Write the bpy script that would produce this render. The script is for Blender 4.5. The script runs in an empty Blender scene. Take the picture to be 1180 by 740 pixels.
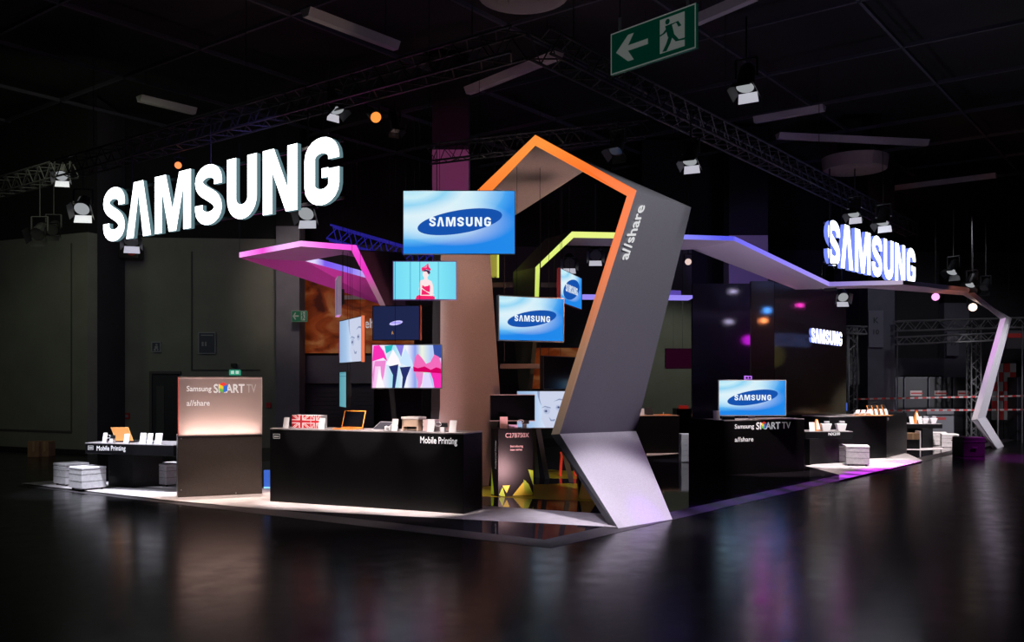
import bpy, bmesh, math, random
from mathutils import Vector, Matrix
random.seed(7)
H, F, HZ, CX = 1.9, 1060.0, 440.0, 590.0
scn = bpy.context.scene
C = scn.collection
U = Vector((-.795, .607, 0)).normalized()      # booth axis running back and left
V = Vector((.607, .795, 0)).normalized()       # booth axis running back and right
Z = Vector((0, 0, 1))
PT = .03                                        # platform height

def at(px, py, Y): return Vector(((px-CX)/F*Y, Y, H+(HZ-py)/F*Y))
def gr(px, py, h=0.0): return at(px, py, (H-h)*F/(py-HZ))
def pz(px, py, z): return at(px, py, (z-H)*F/(HZ-py))
def on_line(px, A, B):
    k = (px-CX)/F
    t = (k*A.y-A.x)/((B.x-A.x)-k*(B.y-A.y))
    return A+(B-A)*t

# ------------------------------------------------------------------ materials
MATS = {}
def mat(name, col, rough=.5, metal=0, emit=None, es=1, spec=.5, bump=None, aniso=0):
    if name in MATS: return MATS[name]
    m = bpy.data.materials.new(name); m.use_nodes = True
    b = m.node_tree.nodes['Principled BSDF']
    b.inputs['Base Color'].default_value = (*col, 1)
    b.inputs['Roughness'].default_value = rough
    b.inputs['Metallic'].default_value = metal
    b.inputs['Specular IOR Level'].default_value = spec
    if aniso: b.inputs['Anisotropic'].default_value = aniso
    if emit:
        b.inputs['Emission Color'].default_value = (*emit, 1)
        b.inputs['Emission Strength'].default_value = es
    if bump:
        nt = m.node_tree
        tc = nt.nodes.new('ShaderNodeTexCoord')
        n = nt.nodes.new('ShaderNodeTexNoise'); n.inputs['Scale'].default_value = bump[0]; n.inputs['Detail'].default_value = 4
        bp = nt.nodes.new('ShaderNodeBump'); bp.inputs['Strength'].default_value = bump[1]; bp.inputs['Distance'].default_value = .02
        nt.links.new(tc.outputs['Object'], n.inputs['Vector'])
        nt.links.new(n.outputs['Fac'], bp.inputs['Height']); nt.links.new(bp.outputs['Normal'], b.inputs['Normal'])
        mx = nt.nodes.new('ShaderNodeMix'); mx.data_type = 'RGBA'
        mx.inputs['A'].default_value = (*[c*.75 for c in col], 1); mx.inputs['B'].default_value = (*[min(1, c*1.25) for c in col], 1)
        nt.links.new(n.outputs['Fac'], mx.inputs['Factor']); nt.links.new(mx.outputs['Result'], b.inputs['Base Color'])
    MATS[name] = m
    return m
def glow(name, col, s=1.0):
    if name in MATS: return MATS[name]
    m = bpy.data.materials.new(name); m.use_nodes = True
    nt = m.node_tree; nt.nodes.clear()
    o = nt.nodes.new('ShaderNodeOutputMaterial'); e = nt.nodes.new('ShaderNodeEmission')
    e.inputs['Color'].default_value = (*col, 1); e.inputs['Strength'].default_value = s
    nt.links.new(e.outputs[0], o.inputs[0]); MATS[name] = m
    return m
def painted_light(name, stops, axis='z', lo=0, hi=1, s=1.0, base=(.22, .2, .2)):
    """coloured light painted on an edge: ramp of emission along world height or sideways distance"""
    m = bpy.data.materials.new(name); m.use_nodes = True
    nt = m.node_tree; b = nt.nodes['Principled BSDF']
    b.inputs['Base Color'].default_value = (*base, 1); b.inputs['Roughness'].default_value = .5; b.inputs['Specular IOR Level'].default_value = .2
    g = nt.nodes.new('ShaderNodeNewGeometry'); sp = nt.nodes.new('ShaderNodeSeparateXYZ')
    nt.links.new(g.outputs['Position'], sp.inputs[0])
    mr = nt.nodes.new('ShaderNodeMapRange'); mr.inputs['From Min'].default_value = lo; mr.inputs['From Max'].default_value = hi
    nt.links.new(sp.outputs[{'x': 0, 'y': 1, 'z': 2}[axis]], mr.inputs['Value'])
    r = nt.nodes.new('ShaderNodeValToRGB'); nt.links.new(mr.outputs[0], r.inputs[0])
    el = r.color_ramp.elements
    while len(el) < len(stops): el.new(.5)
    for e, (p, c) in zip(el, stops): e.position = p; e.color = (*c, 1)
    nt.links.new(r.outputs[0], b.inputs['Emission Color']); b.inputs['Emission Strength'].default_value = s
    return m

def brushed(name, col, rough):
    """dark panel of brushed laminate: wide soft highlights"""
    m = mat(name, col, rough, metal=.7)
    nt = m.node_tree; b = nt.nodes['Principled BSDF']
    tc = nt.nodes.new('ShaderNodeTexCoord'); mp = nt.nodes.new('ShaderNodeMapping'); mp.inputs['Scale'].default_value = (160, 160, 1)
    n = nt.nodes.new('ShaderNodeTexNoise'); n.inputs['Scale'].default_value = 1.5
    bp = nt.nodes.new('ShaderNodeBump'); bp.inputs['Strength'].default_value = .25; bp.inputs['Distance'].default_value = .002
    nt.links.new(tc.outputs['Object'], mp.inputs[0]); nt.links.new(mp.outputs[0], n.inputs['Vector'])
    nt.links.new(n.outputs['Fac'], bp.inputs['Height']); nt.links.new(bp.outputs['Normal'], b.inputs['Normal'])
    return m

BLACK = mat('black_laminate', (.006, .006, .007), .35, spec=.22, bump=(3, .02))
BLACKM = mat('black_metal', (.012, .012, .013), .4)
TRUSS = mat('truss_metal', (.035, .035, .038), .5, .3)
WHITE = mat('white_leatherette', (.78, .76, .78), .5, bump=(18, .05))
PAPER = mat('white_card', (.85, .84, .86), .6)
TXT = mat('sign_text_white', (.8, .8, .82), .5, emit=(.9, .9, .95), es=.35)
TXTG = mat('sign_text_grey', (.6, .6, .6), .5, emit=(.8, .8, .8), es=.14)
GREYP = mat('arch_grey_cladding', (.12, .12, .13), .45, bump=(60, .08))
LILAC = mat('arch_painted_lit_cladding', (.52, .50, .54), .45, bump=(60, .08))  # paler copy of the grey: light on the lower leg put into colour
TAUPE = mat('arch_inner_cladding', (.44, .37, .35), .55, bump=(60, .06))
DARKE = mat('arch_dark_edge', (.03, .03, .034), .5)
ORANGE = mat('orange_plastic', (.9, .28, .04), .4)
SILVER = mat('silver_plastic', (.55, .55, .58), .3, .4)
RED = mat('red_paint', (.5, .02, .015), .5)
CARD = mat('brown_cardboard', (.22, .13, .07), .8, bump=(8, .1))
GLASSB = mat('black_screen', (.004, .004, .006), .12)

# ------------------------------------------------------------------ mesh building
class MB:
    def __init__(s): s.v = []; s.f = []; s.mi = []; s.m = []; s.uv = {}
    def slot(s, m):
        if m not in s.m: s.m.append(m)
        return s.m.index(m)
    def face(s, pts, m, uv=None):
        b = len(s.v); s.v += [Vector(p) for p in pts]
        if uv: s.uv[len(s.f)] = uv
        s.f.append(list(range(b, b+len(pts)))); s.mi.append(s.slot(m)); return s
    def hexa(s, a, b, m, skip=()):
        """a: four bottom points, b: four matching top points"""
        k = len(s.v); s.v += [Vector(p) for p in list(a)+list(b)]
        for i, q in enumerate([(3, 2, 1, 0), (4, 5, 6, 7), (0, 1, 5, 4), (1, 2, 6, 5), (2, 3, 7, 6), (3, 0, 4, 7)]):
            if i in skip: continue
            s.f.append([k+j for j in q]); s.mi.append(s.slot(m))
        return s
    def box(s, o, ex, ey, ez, m):
        o = Vector(o); return s.hexa([o, o+ex, o+ex+ey, o+ey], [o+ez, o+ex+ez, o+ex+ey+ez, o+ey+ez], m)
    def abox(s, c, d, m):
        c = Vector(c); d = Vector(d); return s.box(c-d/2, Vector((d.x, 0, 0)), Vector((0, d.y, 0)), Vector((0, 0, d.z)), m)
    def tube(s, p0, p1, r0, m, r1=None, n=8, caps=True):
        p0, p1 = Vector(p0), Vector(p1); r1 = r0 if r1 is None else r1
        d = (p1-p0).normalized(); a = d.orthogonal().normalized(); b = d.cross(a)
        k = len(s.v)
        for p, r in ((p0, r0), (p1, r1)):
            for i in range(n):
                t = 2*math.pi*i/n; s.v.append(p+(a*math.cos(t)+b*math.sin(t))*r)
        for i in range(n):
            j = (i+1) % n; s.f.append([k+i, k+j, k+n+j, k+n+i]); s.mi.append(s.slot(m))
        if caps:
            s.f.append([k+i for i in range(n)][::-1]); s.mi.append(s.slot(m))
            s.f.append([k+n+i for i in range(n)]); s.mi.append(s.slot(m))
        return s
    def prism(s, pts, off, m, side=None):
        """outline pts swept by off"""
        n = len(pts); k = len(s.v); off = Vector(off)
        s.v += [Vector(p) for p in pts]+[Vector(p)+off for p in pts]
        s.f.append(list(range(k, k+n))); s.mi.append(s.slot(m))
        s.f.append(list(range(k+n, k+2*n))[::-1]); s.mi.append(s.slot(side or m))
        for i in range(n):
            j = (i+1) % n; s.f.append([k+i, k+n+i, k+n+j, k+j]); s.mi.append(s.slot(side or m))
        return s
    def build(s, name, parent=None, bevel=0, smooth=False):
        me = bpy.data.meshes.new(name)
        off = root_loc(parent) if parent else Vector()
        me.from_pydata([tuple(p-off) for p in s.v], [], s.f)
        for m in s.m: me.materials.append(m)
        for p, i in zip(me.polygons, s.mi): p.material_index = i; p.use_smooth = smooth
        if s.uv:
            ul = me.uv_layers.new(name='UVMap')
            for fi, uv in s.uv.items():
                for li, c in zip(me.polygons[fi].loop_indices, uv): ul.data[li].uv = c
        if not s.uv:
            bm = bmesh.new(); bm.from_mesh(me); bmesh.ops.recalc_face_normals(bm, faces=bm.faces[:]); bm.to_mesh(me); bm.free()
        me.update()
        o = bpy.data.objects.new(name, me); C.objects.link(o)
        if parent: o.parent = parent
        if bevel:
            bv = o.modifiers.new('bevel', 'BEVEL'); bv.width = bevel; bv.segments = 2; bv.limit_method = 'ANGLE'
        return o
def root_loc(o):
    while o.parent: o = o.parent
    return Vector(o.location)
def thing(name, label, cat, loc=(0, 0, 0), group=None):
    o = bpy.data.objects.new(name, None); o.empty_display_size = .2; C.objects.link(o); o.location = loc
    o['label'] = label; o['category'] = cat
    if group: o['group'] = group
    return o
def tag(o, label, cat, group=None, kind=None):
    if label: o['label'] = label
    if cat: o['category'] = cat
    if group: o['group'] = group
    if kind: o['kind'] = kind
    return o
def struct(name, mb, **k):
    o = mb.build(name, **k); o['kind'] = 'structure'; return o
def lab(o, l): o['label'] = l; return o
def copy_thing(o, loc, rz=0, label=None, s=None):
    r = o.copy(); C.objects.link(r); r.location = loc; r.rotation_euler = (0, 0, rz)
    if label: r['label'] = label
    if s: r.scale = (s, s, s)
    for ch in o.children:
        c = ch.copy(); C.objects.link(c); c.parent = r
        for g in ch.children:
            d = g.copy(); C.objects.link(d); d.parent = c
    return r

class Frame:
    def __init__(s, o, ex, ez=Z): s.o = Vector(o); s.x = Vector(ex).normalized(); s.z = Vector(ez).normalized(); s.n = s.x.cross(s.z)
    def p(s, u, v, d=0): return s.o+s.x*u+s.z*v+s.n*d

# ------------------------------------------------------------------ lettering
def stroke(path, t):
    L, R = [], []
    for i, p in enumerate(path):
        a = path[max(0, i-1)]; b = path[min(len(path)-1, i+1)]
        dx, dy = b[0]-a[0], b[1]-a[1]; l = math.hypot(dx, dy) or 1
        nx, ny = -dy/l*t/2, dx/l*t/2
        L.append((p[0]+nx, p[1]+ny)); R.append((p[0]-nx, p[1]-ny))
    return L+R[::-1]
def arc(cx, cy, rx, ry, a0, a1, n=10):
    return [(cx+rx*math.cos(math.radians(a0+(a1-a0)*i/n)), cy+ry*math.sin(math.radians(a0+(a1-a0)*i/n))) for i in range(n+1)]
def bez(p0, p1, p2, p3, n=10):
    o = []
    for i in range(1, n):
        t = i/n; a, b, c, d = (1-t)**3, 3*t*(1-t)**2, 3*t*t*(1-t), t**3
        o.append((a*p0[0]+b*p1[0]+c*p2[0]+d*p3[0], a*p0[1]+b*p1[1]+c*p2[1]+d*p3[1]))
    return o
def letter(c):
    t = .235
    if c == 'S':
        t = .215; w = .74; r = w/2-t/2
        p = [(w-t/2, .655)]+arc(w/2, .73, r, .27-t/2, 0, 180)+bez((t/2, .73), (t/2, .52), (w-t/2, .50), (w-t/2, .27))+arc(w/2, .27, r, .27-t/2, 0, -180)+[(t/2, .345)]
        return w, [stroke(p, t)]
    if c == 'A':
        w = .80; return w, [[(0, 0), (.25, 1), (.55, 1), (w, 0), (w-.25, 0), (.40, .78), (.24, 0)]]
    if c == 'M':
        w = 1.08; return w, [[(0, 0), (0, 1), (.34, 1), (w/2, .38), (w-.34, 1), (w, 1), (w, 0), (w-.22, 0), (w-.22, .74), (w/2+.11, 0), (w/2-.11, 0), (.22, .74), (.22, 0)]]
    if c == 'U':
        w = .76; r = w/2-t/2
        return w, [stroke([(t/2, 1)]+arc(w/2, r+t/2-.04, r, r-.04, 180, 360, 14)+[(w-t/2, 1)], t)]
    if c == 'N':
        w = .82; return w, [[(0, 0), (0, 1), (.27, 1), (.59, .36), (.59, 1), (w, 1), (w, 0), (.55, 0), (.23, .64), (.23, 0)]]
    if c == 'G':
        w = .76; r = w/2-t/2
        return w, [stroke([(w-t/2, .66)]+arc(w/2, .7, r, .3-t/2, 0, 180)+arc(w/2, .3, r, .3-t/2, 180, 360)+[(w-t/2, .52)], t), [(w-t, .40), (w/2, .40), (w/2, .54), (w-t, .54)]]
def word_layout(extra=0):
    x = 0; out = []
    for c, g in zip('SAMSUNG', (.05, .12, .12, .14, .15, .16, 0)):
        w, polys = letter(c); out.append((c, x, w, polys)); x += w+g+(extra if c != 'G' else 0)
    return out, x
def samsung_flat(mb, fr, u0, v0, width, height, d, m):
    lay, tot = word_layout(.09); k = width/tot
    for c, x, w, polys in lay:
        for P in polys: mb.face([fr.p(u0+(x+a)*k, v0+b*height, d) for a, b in P], m)
def samsung_sign(name, label, left, right, hgt, depth, front, side, hang=None):
    """left/right: world points at the foot of the word's two ends"""
    fr = Frame(left, right-left); W = (right-left).length
    root = thing(name, label, 'sign', left)
    lay, tot = word_layout(); k = W/tot
    for c, x, w, polys in lay:
        mb = MB()
        for P in polys: mb.prism([fr.p((x+a)*k, b*hgt, 0) for a, b in P], -fr.n*depth, front, side)
        mb.build('letter', root)
    if hang:
        mb = MB()
        for v in (.06, .9): mb.box(fr.p(.02, v*hgt, -depth), fr.x*(W-.04), -fr.n*.04, Z*.04, BLACKM)
        mb.build('mounting_rail', root)
        for f in (.08, .5, .93):
            a = fr.p(W*f, hgt*.9, -depth-.02); MB().tube(a, Vector((a.x, a.y, hang)), .008, BLACKM, n=5).build('suspension_cable', root)
    return root
def text(s, fr, u, v, size, m, parent, name='lettering', bold=0.0, align='LEFT', d=.004, sx=1.0, rot=0, wfit=None):
    cu = bpy.data.curves.new(name, 'FONT'); cu.body = s; cu.size = size; cu.align_x = align; cu.extrude = .0006; cu.resolution_u = 3
    tmp = bpy.data.objects.new(name, cu); C.objects.link(tmp)
    dg = bpy.context.evaluated_depsgraph_get(); me = bpy.data.meshes.new_from_object(tmp.evaluated_get(dg))
    bpy.data.objects.remove(tmp)
    off = root_loc(parent); cr, sr = math.cos(rot), math.sin(rot)
    if bold:
        bm = bmesh.new(); bm.from_mesh(me); g = bm.verts[:]+bm.edges[:]+bm.faces[:]
        for q, (dx, dy) in enumerate(((1, 0), (.5, .5), (.5, -.5))):
            r = bmesh.ops.duplicate(bm, geom=g)
            for e in r['geom']:
                if isinstance(e, bmesh.types.BMVert): e.co += Vector((dx*bold*size*2.5, dy*bold*size*2.5, .0003*(q+1)))
        bm.to_mesh(me); bm.free()
    if wfit:
        x0 = min(v_.co.x for v_ in me.vertices); x1 = max(v_.co.x for v_ in me.vertices); sx = wfit/(x1-x0)
        for v_ in me.vertices: v_.co.x -= x0
    for vt in me.vertices:
        a, b = vt.co.x*sx, vt.co.y
        vt.co = fr.p(u+a*cr-b*sr, v+a*sr+b*cr, d+vt.co.z)-off
    me.materials.clear(); me.materials.append(m)
    o = bpy.data.objects.new(name, me); C.objects.link(o); o.parent = parent
    return o

# ------------------------------------------------------------------ camera and render look
cam = bpy.data.cameras.new('camera'); cam.sensor_width = 36; cam.lens = 36*F/1180; cam.shift_y = (HZ-370)/1180; cam.clip_end = 200
co = bpy.data.objects.new('camera', cam); C.objects.link(co); co.location = (0, 0, H); co.rotation_euler = (math.pi/2, 0, 0); scn.camera = co
scn.view_settings.view_transform = 'Standard'
scn.view_settings.look = 'None'
w = bpy.data.worlds.new('hall'); scn.world = w; w.use_nodes = True
w.node_tree.nodes['Background'].inputs[0].default_value = (.5, .55, .7, 1); w.node_tree.nodes['Background'].inputs[1].default_value = .004
scn.cycles.use_denoising = True
scn.cycles.sample_clamp_indirect = 4
scn.cycles.max_bounces = 6

def lamp(kind, loc, target=None, e=100, col=(1, 1, 1), size=.2, angle=40, blend=.5, sy=None, spec=1.0):
    l = bpy.data.lights.new('light', kind); l.energy = e; l.color = col
    if kind == 'SPOT': l.spot_size = math.radians(angle); l.spot_blend = blend; l.shadow_soft_size = size
    elif kind == 'AREA':
        l.size = size
        if sy: l.shape = 'RECTANGLE'; l.size_y = sy
    else: l.shadow_soft_size = size
    l.specular_factor = spec
    o = bpy.data.objects.new('light', l); C.objects.link(o); o.location = loc
    if target is not None: o.rotation_euler = (Vector(target)-Vector(loc)).to_track_quat('-Z', 'Y').to_euler()
    return o

# ================================================================== hall shell
def floor_mat():
    m = mat('hall_floor', (.010, .010, .011), .22, bump=None, spec=.15)
    nt = m.node_tree; b = nt.nodes['Principled BSDF']
    tc = nt.nodes.new('ShaderNodeTexCoord'); rot = nt.nodes.new('ShaderNodeMapping'); rot.inputs['Rotation'].default_value = (0, 0, math.radians(-37))
    nt.links.new(tc.outputs['Object'], rot.inputs[0])
    n = nt.nodes.new('ShaderNodeTexNoise'); n.inputs['Scale'].default_value = 3.0; n.inputs['Detail'].default_value = 8; n.inputs['Roughness'].default_value = .65
    nt.links.new(rot.outputs[0], n.inputs['Vector'])
    br = nt.nodes.new('ShaderNodeTexBrick'); br.inputs['Scale'].default_value = 1.0
    br.inputs['Color1'].default_value = (.5, .5, .5, 1); br.inputs['Color2'].default_value = (.62, .62, .62, 1); br.inputs['Mortar'].default_value = (.1, .1, .1, 1)
    br.inputs['Mortar Size'].default_value = .008; br.inputs['Brick Width'].default_value = 1.0; br.inputs['Row Height'].default_value = .5
    nt.links.new(rot.outputs[0], br.inputs['Vector'])
    mr = nt.nodes.new('ShaderNodeMapRange'); mr.inputs['From Min'].default_value = .3; mr.inputs['From Max'].default_value = .7
    mr.inputs['To Min'].default_value = .17; mr.inputs['To Max'].default_value = .26
    nt.links.new(n.outputs['Fac'], mr.inputs['Value']); nt.links.new(mr.outputs[0], b.inputs['Roughness'])
    ad = nt.nodes.new('ShaderNodeMath'); ad.operation = 'MULTIPLY_ADD'; ad.inputs[1].default_value = .6
    nt.links.new(n.outputs['Fac'], ad.inputs[0]); nt.links.new(br.outputs['Color'], ad.inputs[2])
    bp = nt.nodes.new('ShaderNodeBump'); bp.inputs['Strength'].default_value = .16; bp.inputs['Distance'].default_value = .01
    nt.links.new(ad.outputs[0], bp.inputs['Height']); nt.links.new(bp.outputs['Normal'], b.inputs['Normal'])
    return m
FLOOR = floor_mat()
struct('floor', MB().face([(-30, -3, 0), (34, -3, 0), (34, 42, 0), (-30, 42, 0)], FLOOR))
CEIL = mat('ceiling_black', (.008, .008, .008), .9)
ZC = 9.0
mb = MB().abox((2, 19.5, ZC+.55), (64, 45, .1), CEIL)
struct('ceiling', mb)
BEAM = mat('ceiling_beam', (.045, .045, .06), .7)
GO = pz(230, 58, ZC)
mb = MB()
for i in range(-9, 13):
    for d, e, L in ((U, V, 60), (V, U, 60)):
        p = GO+e*(3.0*i); mb.box(p-d*30-e*.03, d*L, e*.06, Z*.08, BEAM)
# clip the grid roughly to the hall by dropping it into one structure mesh
o = struct('trim_1', mb); lab(o, 'grid of thin dark ceiling beams')

WALLG = mat('wall_plaster', (.20, .21, .17), .8, bump=(1.2, .1))
WALLB = mat('wall_dark', (.05, .05, .055), .8, bump=(1.2, .1))
BULK_SHADE = mat('bulkhead_and_shade_black', (.006, .006, .007), .9)
def wall(name, A, B, m, top=5.6):
    A, B = Vector((A.x, A.y, 0)), Vector((B.x, B.y, 0))
    n = (B-A).normalized().cross(Z)
    mb = MB().box(A, B-A, -n*.3, Z*top, m); mb.box(A+Z*top, B-A, -n*.3, Z*(ZC-top+.5), BULK_SHADE)
    o = struct(name, mb)
    return o
A0, A1 = gr(-120, 513.5), gr(101, 524)
wall('wall_left', A0, A1, WALLG, 5.8)
B0 = at(101, 440, 26.0); B1 = at(345, 440, 26.5)
wall('wall_left.001', B0, B1, WALLG, 6.0)
struct('wall_left.002', MB().box(Vector((A1.x, A1.y+.3, 0)), Vector((.12, 0, 0)), Vector((0, B0.y-A1.y-.3, 0)), Z*9.4, WALLB))
wall('wall_back', at(335, 440, 30), at(1500, 440, 33), WALLB, 6.4)
struct('wall_right', MB().box(Vector((29.5, -3, 0)), Vector((.3, 0, 0)), Vector((0, 38, 0)), Z*9.5, WALLB))
# seams, plinths and conduits on the left wall
mb = MB(); d = (A1-A0).normalized(); fr = Frame((A0.x, A0.y, 0), d)
LW = (A1-A0).length
mb.box(fr.p(0, 0, .0), d*LW, fr.n*.02, Z*.12, BULK_SHADE)
struct('baseboard_left', mb)
SEAM = mat('wall_seam', (.07, .07, .065), .8)
mb = MB()
for px in (82, ):
    p = on_line(px, A0, A1); mb.box(Vector((p.x, p.y, .55))+fr.n*.0, d*.04, fr.n*.015, Z*5.0, SEAM)
p = on_line(82, A0, A1); q = on_line(-110, A0, A1)
mb.box(Vector((q.x, q.y, .55)), p-q, fr.n*.015, Z*.05, SEAM)
lab(struct('trim_2', mb), 'thin vertical and horizontal seams of a large wall panel')
# columns
def column(px0, px1, Y, m, name, top=9.4, dd=.7, label=None):
    a, b = at(px0, 440, Y), at(px1, 440, Y)
    mb = MB().box(Vector((a.x, a.y, 0)), Vector((b.x-a.x, 0, 0)), Vector((0, dd, 0)), Z*top, m)
    if top < 9: mb.box(Vector((a.x, a.y, top)), Vector((b.x-a.x, 0, 0)), Vector((0, dd, 0)), Z*(9.4-top), BULK_SHADE)  # black upper part: shade at the column top put into its colour
    o = struct(name, mb); lab(o, label) if label else None
    return o
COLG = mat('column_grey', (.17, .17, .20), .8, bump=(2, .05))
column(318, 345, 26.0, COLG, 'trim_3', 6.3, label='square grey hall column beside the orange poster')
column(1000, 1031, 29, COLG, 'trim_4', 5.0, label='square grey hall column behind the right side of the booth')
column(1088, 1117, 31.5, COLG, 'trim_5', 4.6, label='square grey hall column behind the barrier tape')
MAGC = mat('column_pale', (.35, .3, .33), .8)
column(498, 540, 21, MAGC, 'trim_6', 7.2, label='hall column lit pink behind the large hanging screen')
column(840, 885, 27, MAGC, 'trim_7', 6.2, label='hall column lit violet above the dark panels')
column(740, 797, 28.5, WALLG, 'wall_back.001', top=6.0, dd=.3)

# wall details, left
frB = Frame((B0.x, B0.y, 0), B1-B0)
def wpt(px, py, dist=.0):      # point on wall_left.001 at a pixel
    p = on_line(px, B0, B1); return Vector((p.x, p.y, H+(HZ-py)/F*p.y))+frB.n*dist
def wbox(mb, x0, y0, x1, y1, m, th=.05, dist=.0):
    a, b = wpt(x0, y1, dist), wpt(x1, y0, dist)
    mb.box(a, frB.x*(b-a).dot(frB.x), frB.n*th, Z*(b.z-a.z), m); return a
DOORD = mat('door_dark', (.015, .016, .022), .6)
mb = MB(); wbox(mb, 176, 431, 206, 519, DOORD, .04)
d1 = struct('door_1', mb)
mb = MB(); wbox(mb, 173, 428, 209, 431, SEAM, .09); wbox(mb, 173, 431, 176, 519, SEAM, .09)
o = mb.build('door_frame', d1)
mb = MB(); wbox(mb, 181, 445, 190, 500, mat('door_panel_grey', (.05, .055, .05), .7), .02, .04); mb.build('door_panel', d1)
def flat_sign(name, label, cat, x0, y0, x1, y1, m, frame=None, extra=None, th=.04):
    mb = MB(); a = wbox(mb, x0, y0, x1, y1, m, th)
    root = thing(name, label, cat, a); mb.build('panel', root)
    if frame:
        mb = MB()
        for q in ((x0-1, y0-1, x1+1, y0), (x0-1, y1, x1+1, y1+1), (x0-1, y0, x0, y1), (x1, y0, x1+1, y1)): wbox(mb, *q, frame, th+.02)
        mb.build('frame', root)
    if extra:
        mb = MB()
        for q in extra: wbox(mb, *q[:4], q[4], .01, th)
        mb.build('pictogram', root)
    return root
NAVY = mat('sign_navy', (.03, .04, .07), .5)
PALE = mat('sign_pale', (.30, .31, .32), .6)
GRN = mat('sign_green', (.0, .07, .03), .5, emit=(0, .3, .15), es=.06)
flat_sign('pictogram_sign', 'small square running-man pictogram sign on wall above dark door', 'sign', 176, 395, 185, 405, NAVY, PALE,
          [(180, 396.5, 182, 398.5, PALE), (179, 399, 182.5, 402, PALE), (178, 402, 180, 404.5, PALE), (181.5, 402, 183, 404.5, PALE)])
s = flat_sign('information_board', 'tall navy restroom information board with pale frame on left wall', 'sign', 230, 384, 248, 407, NAVY, PALE,
          [(233, 394, 235, 399, PALE), (236.5, 394, 238.5, 399, PALE), (232, 386, 246, 387, PALE)])
flat_sign('alarm_sign', 'small red square fire sign above the wall extinguisher', 'sign', 113.5, 430, 121.5, 437.5, RED, None, [(116, 432, 119, 436, PALE)])
flat_sign('alarm_sign', 'small red square sign low on wall right of extinguisher', 'sign', 143, 476, 150, 483, RED, None, [(145, 478, 148, 481, PALE)])
flat_sign('alarm_sign', 'small dark red box on wall right of frosted glass counter', 'alarm', 307, 464, 312.5, 470, RED)
EXG = mat('exit_lit', (.0, .2, .1), .5, emit=(.1, .8, .5), es=.35)
e1 = flat_sign('exit_sign', 'small glowing green exit sign above frosted glass counter', 'sign', 264.5, 426, 277.5, 432.5, EXG, None,
          [(266.5, 427.5, 270, 431, mat('exit_white', (.7, .8, .75), .5, emit=(.7, 1, .85), es=.6)), (272, 427.5, 275.5, 431, MATS['exit_white'])])
mb = MB(); wbox(mb, 267, 419, 273, 423, BLACKM, .12); tag(mb.build('security_camera'), 'small black camera on wall above small glowing exit sign', 'camera')
GR2 = mat('exit_green_dim', (.0, .10, .045), .5, emit=(0, .3, .14), es=.08)
PW2 = mat('exit_pale_dim', (.3, .35, .3), .5, emit=(.5, .6, .5), es=.05)
def exit_board(name, label, fr, w, h, scale_mats, hangers=None):
    g, wh = scale_mats
    root = thing(name, label, 'sign', fr.o)
    mb = MB().box(fr.p(0, 0), fr.x*w, -fr.n*.04, fr.z*h, g); mb.build('panel', root)
    mb = MB(); t = h*.03
    for a, b, c, d2 in ((0, 0, w, t), (0, h-t, w, t), (0, t, t, h-2*t), (w-t, t, t, h-2*t)): mb.face([fr.p(a, b, .003), fr.p(a+c, b, .003), fr.p(a+c, b+d2, .003), fr.p(a, b+d2, .003)], wh)
    mb.build('border', root)
    P = lambda pts, m: MB_.face([fr.p(u*w, v*h, .006) for u, v in pts], m)
    MB_ = MB()
    P([(.07, .50), (.22, .83), (.29, .83), (.22, .58), (.46, .58), (.46, .45), (.22, .45), (.29, .20), (.22, .20)], wh)
    MB_.build('arrow', root)
    MB_ = MB(); P([(.60, .12), (.88, .12), (.88, .90), (.60, .90)], wh); MB_.build('doorway_mark', root)
    MB_ = MB()
    def st(pts, t):
        MB_.face([fr.p(a*w, b*h, .009) for a, b in stroke(pts, t)], g)
    MB_.face([fr.p(w*.69+h*.065*math.cos(i*.524), h*.80+h*.065*math.sin(i*.524), .009) for i in range(12)], g)
    st([(.70, .72), (.73, .45)], .075); st([(.73, .47), (.70, .30), (.655, .14)], .05); st([(.74, .47), (.80, .30), (.90, .28)], .045)
    st([(.71, .70), (.80, .72), (.83, .60)], .035); st([(.71, .68), (.65, .56), (.60, .53)], .035)
    MB_.build('running_figure', root)
    if hangers:
        for f in (.1, .9):
            a = fr.p(w*f, h, -.02); MB().tube(a, (a.x, a.y, hangers), .006, BLACKM, n=5).build('hanging_wire', root)
            MB().tube(a+Z*.02, a+Z*.16, .018, SILVER, n=6).build('turnbuckle', root)
    return root
frs = Frame(at(336, 371, 25.7), (1, 0, 0))
exit_board('exit_sign', 'small green running-man exit sign on grey column beside orange poster', frs, 18*25.7/F, 13*25.7/F, (GR2, PW2))
# fire extinguishers on the dark side
root = thing('fire_extinguisher', 'red fire extinguisher with hose hanging on the left wall', 'extinguisher', wpt(113, 478, .15))
p = wpt(114, 475, .15); MB().tube(p, p+Z*.5, .10, RED, n=14).tube(p+Z*.5, p+Z*.58, .10, RED, .03, 14).build('cylinder', root, smooth=False)
MB().tube(p+Z*.58, p+Z*.66, .03, BLACKM).box(p+Vector((-.02, -.03, .66)), Vector((.14, 0, .02)), Vector((0, .05, 0)), Z*.03, BLACKM).build('valve_head', root)
mb = MB(); q = [p+Vector((.05, 0, .64)), p+Vector((.18, -.02, .58)), p+Vector((.17, -.03, .3)), p+Vector((.12, -.03, .1))]
for a, b in zip(q, q[1:]): mb.tube(a, b, .018, BLACKM)
mb.build('hose', root)
p = wpt(123, 474, .15)
root = thing('fire_extinguisher', 'second red extinguisher hanging right beside the first on left wall', 'extinguisher', p)
MB().tube(p, p+Z*.42, .09, RED, n=14).tube(p+Z*.42, p+Z*.5, .09, RED, .03, 14).build('cylinder', root)
MB().tube(p+Z*.5, p+Z*.58, .03, BLACKM).build('valve_head', root)
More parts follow.
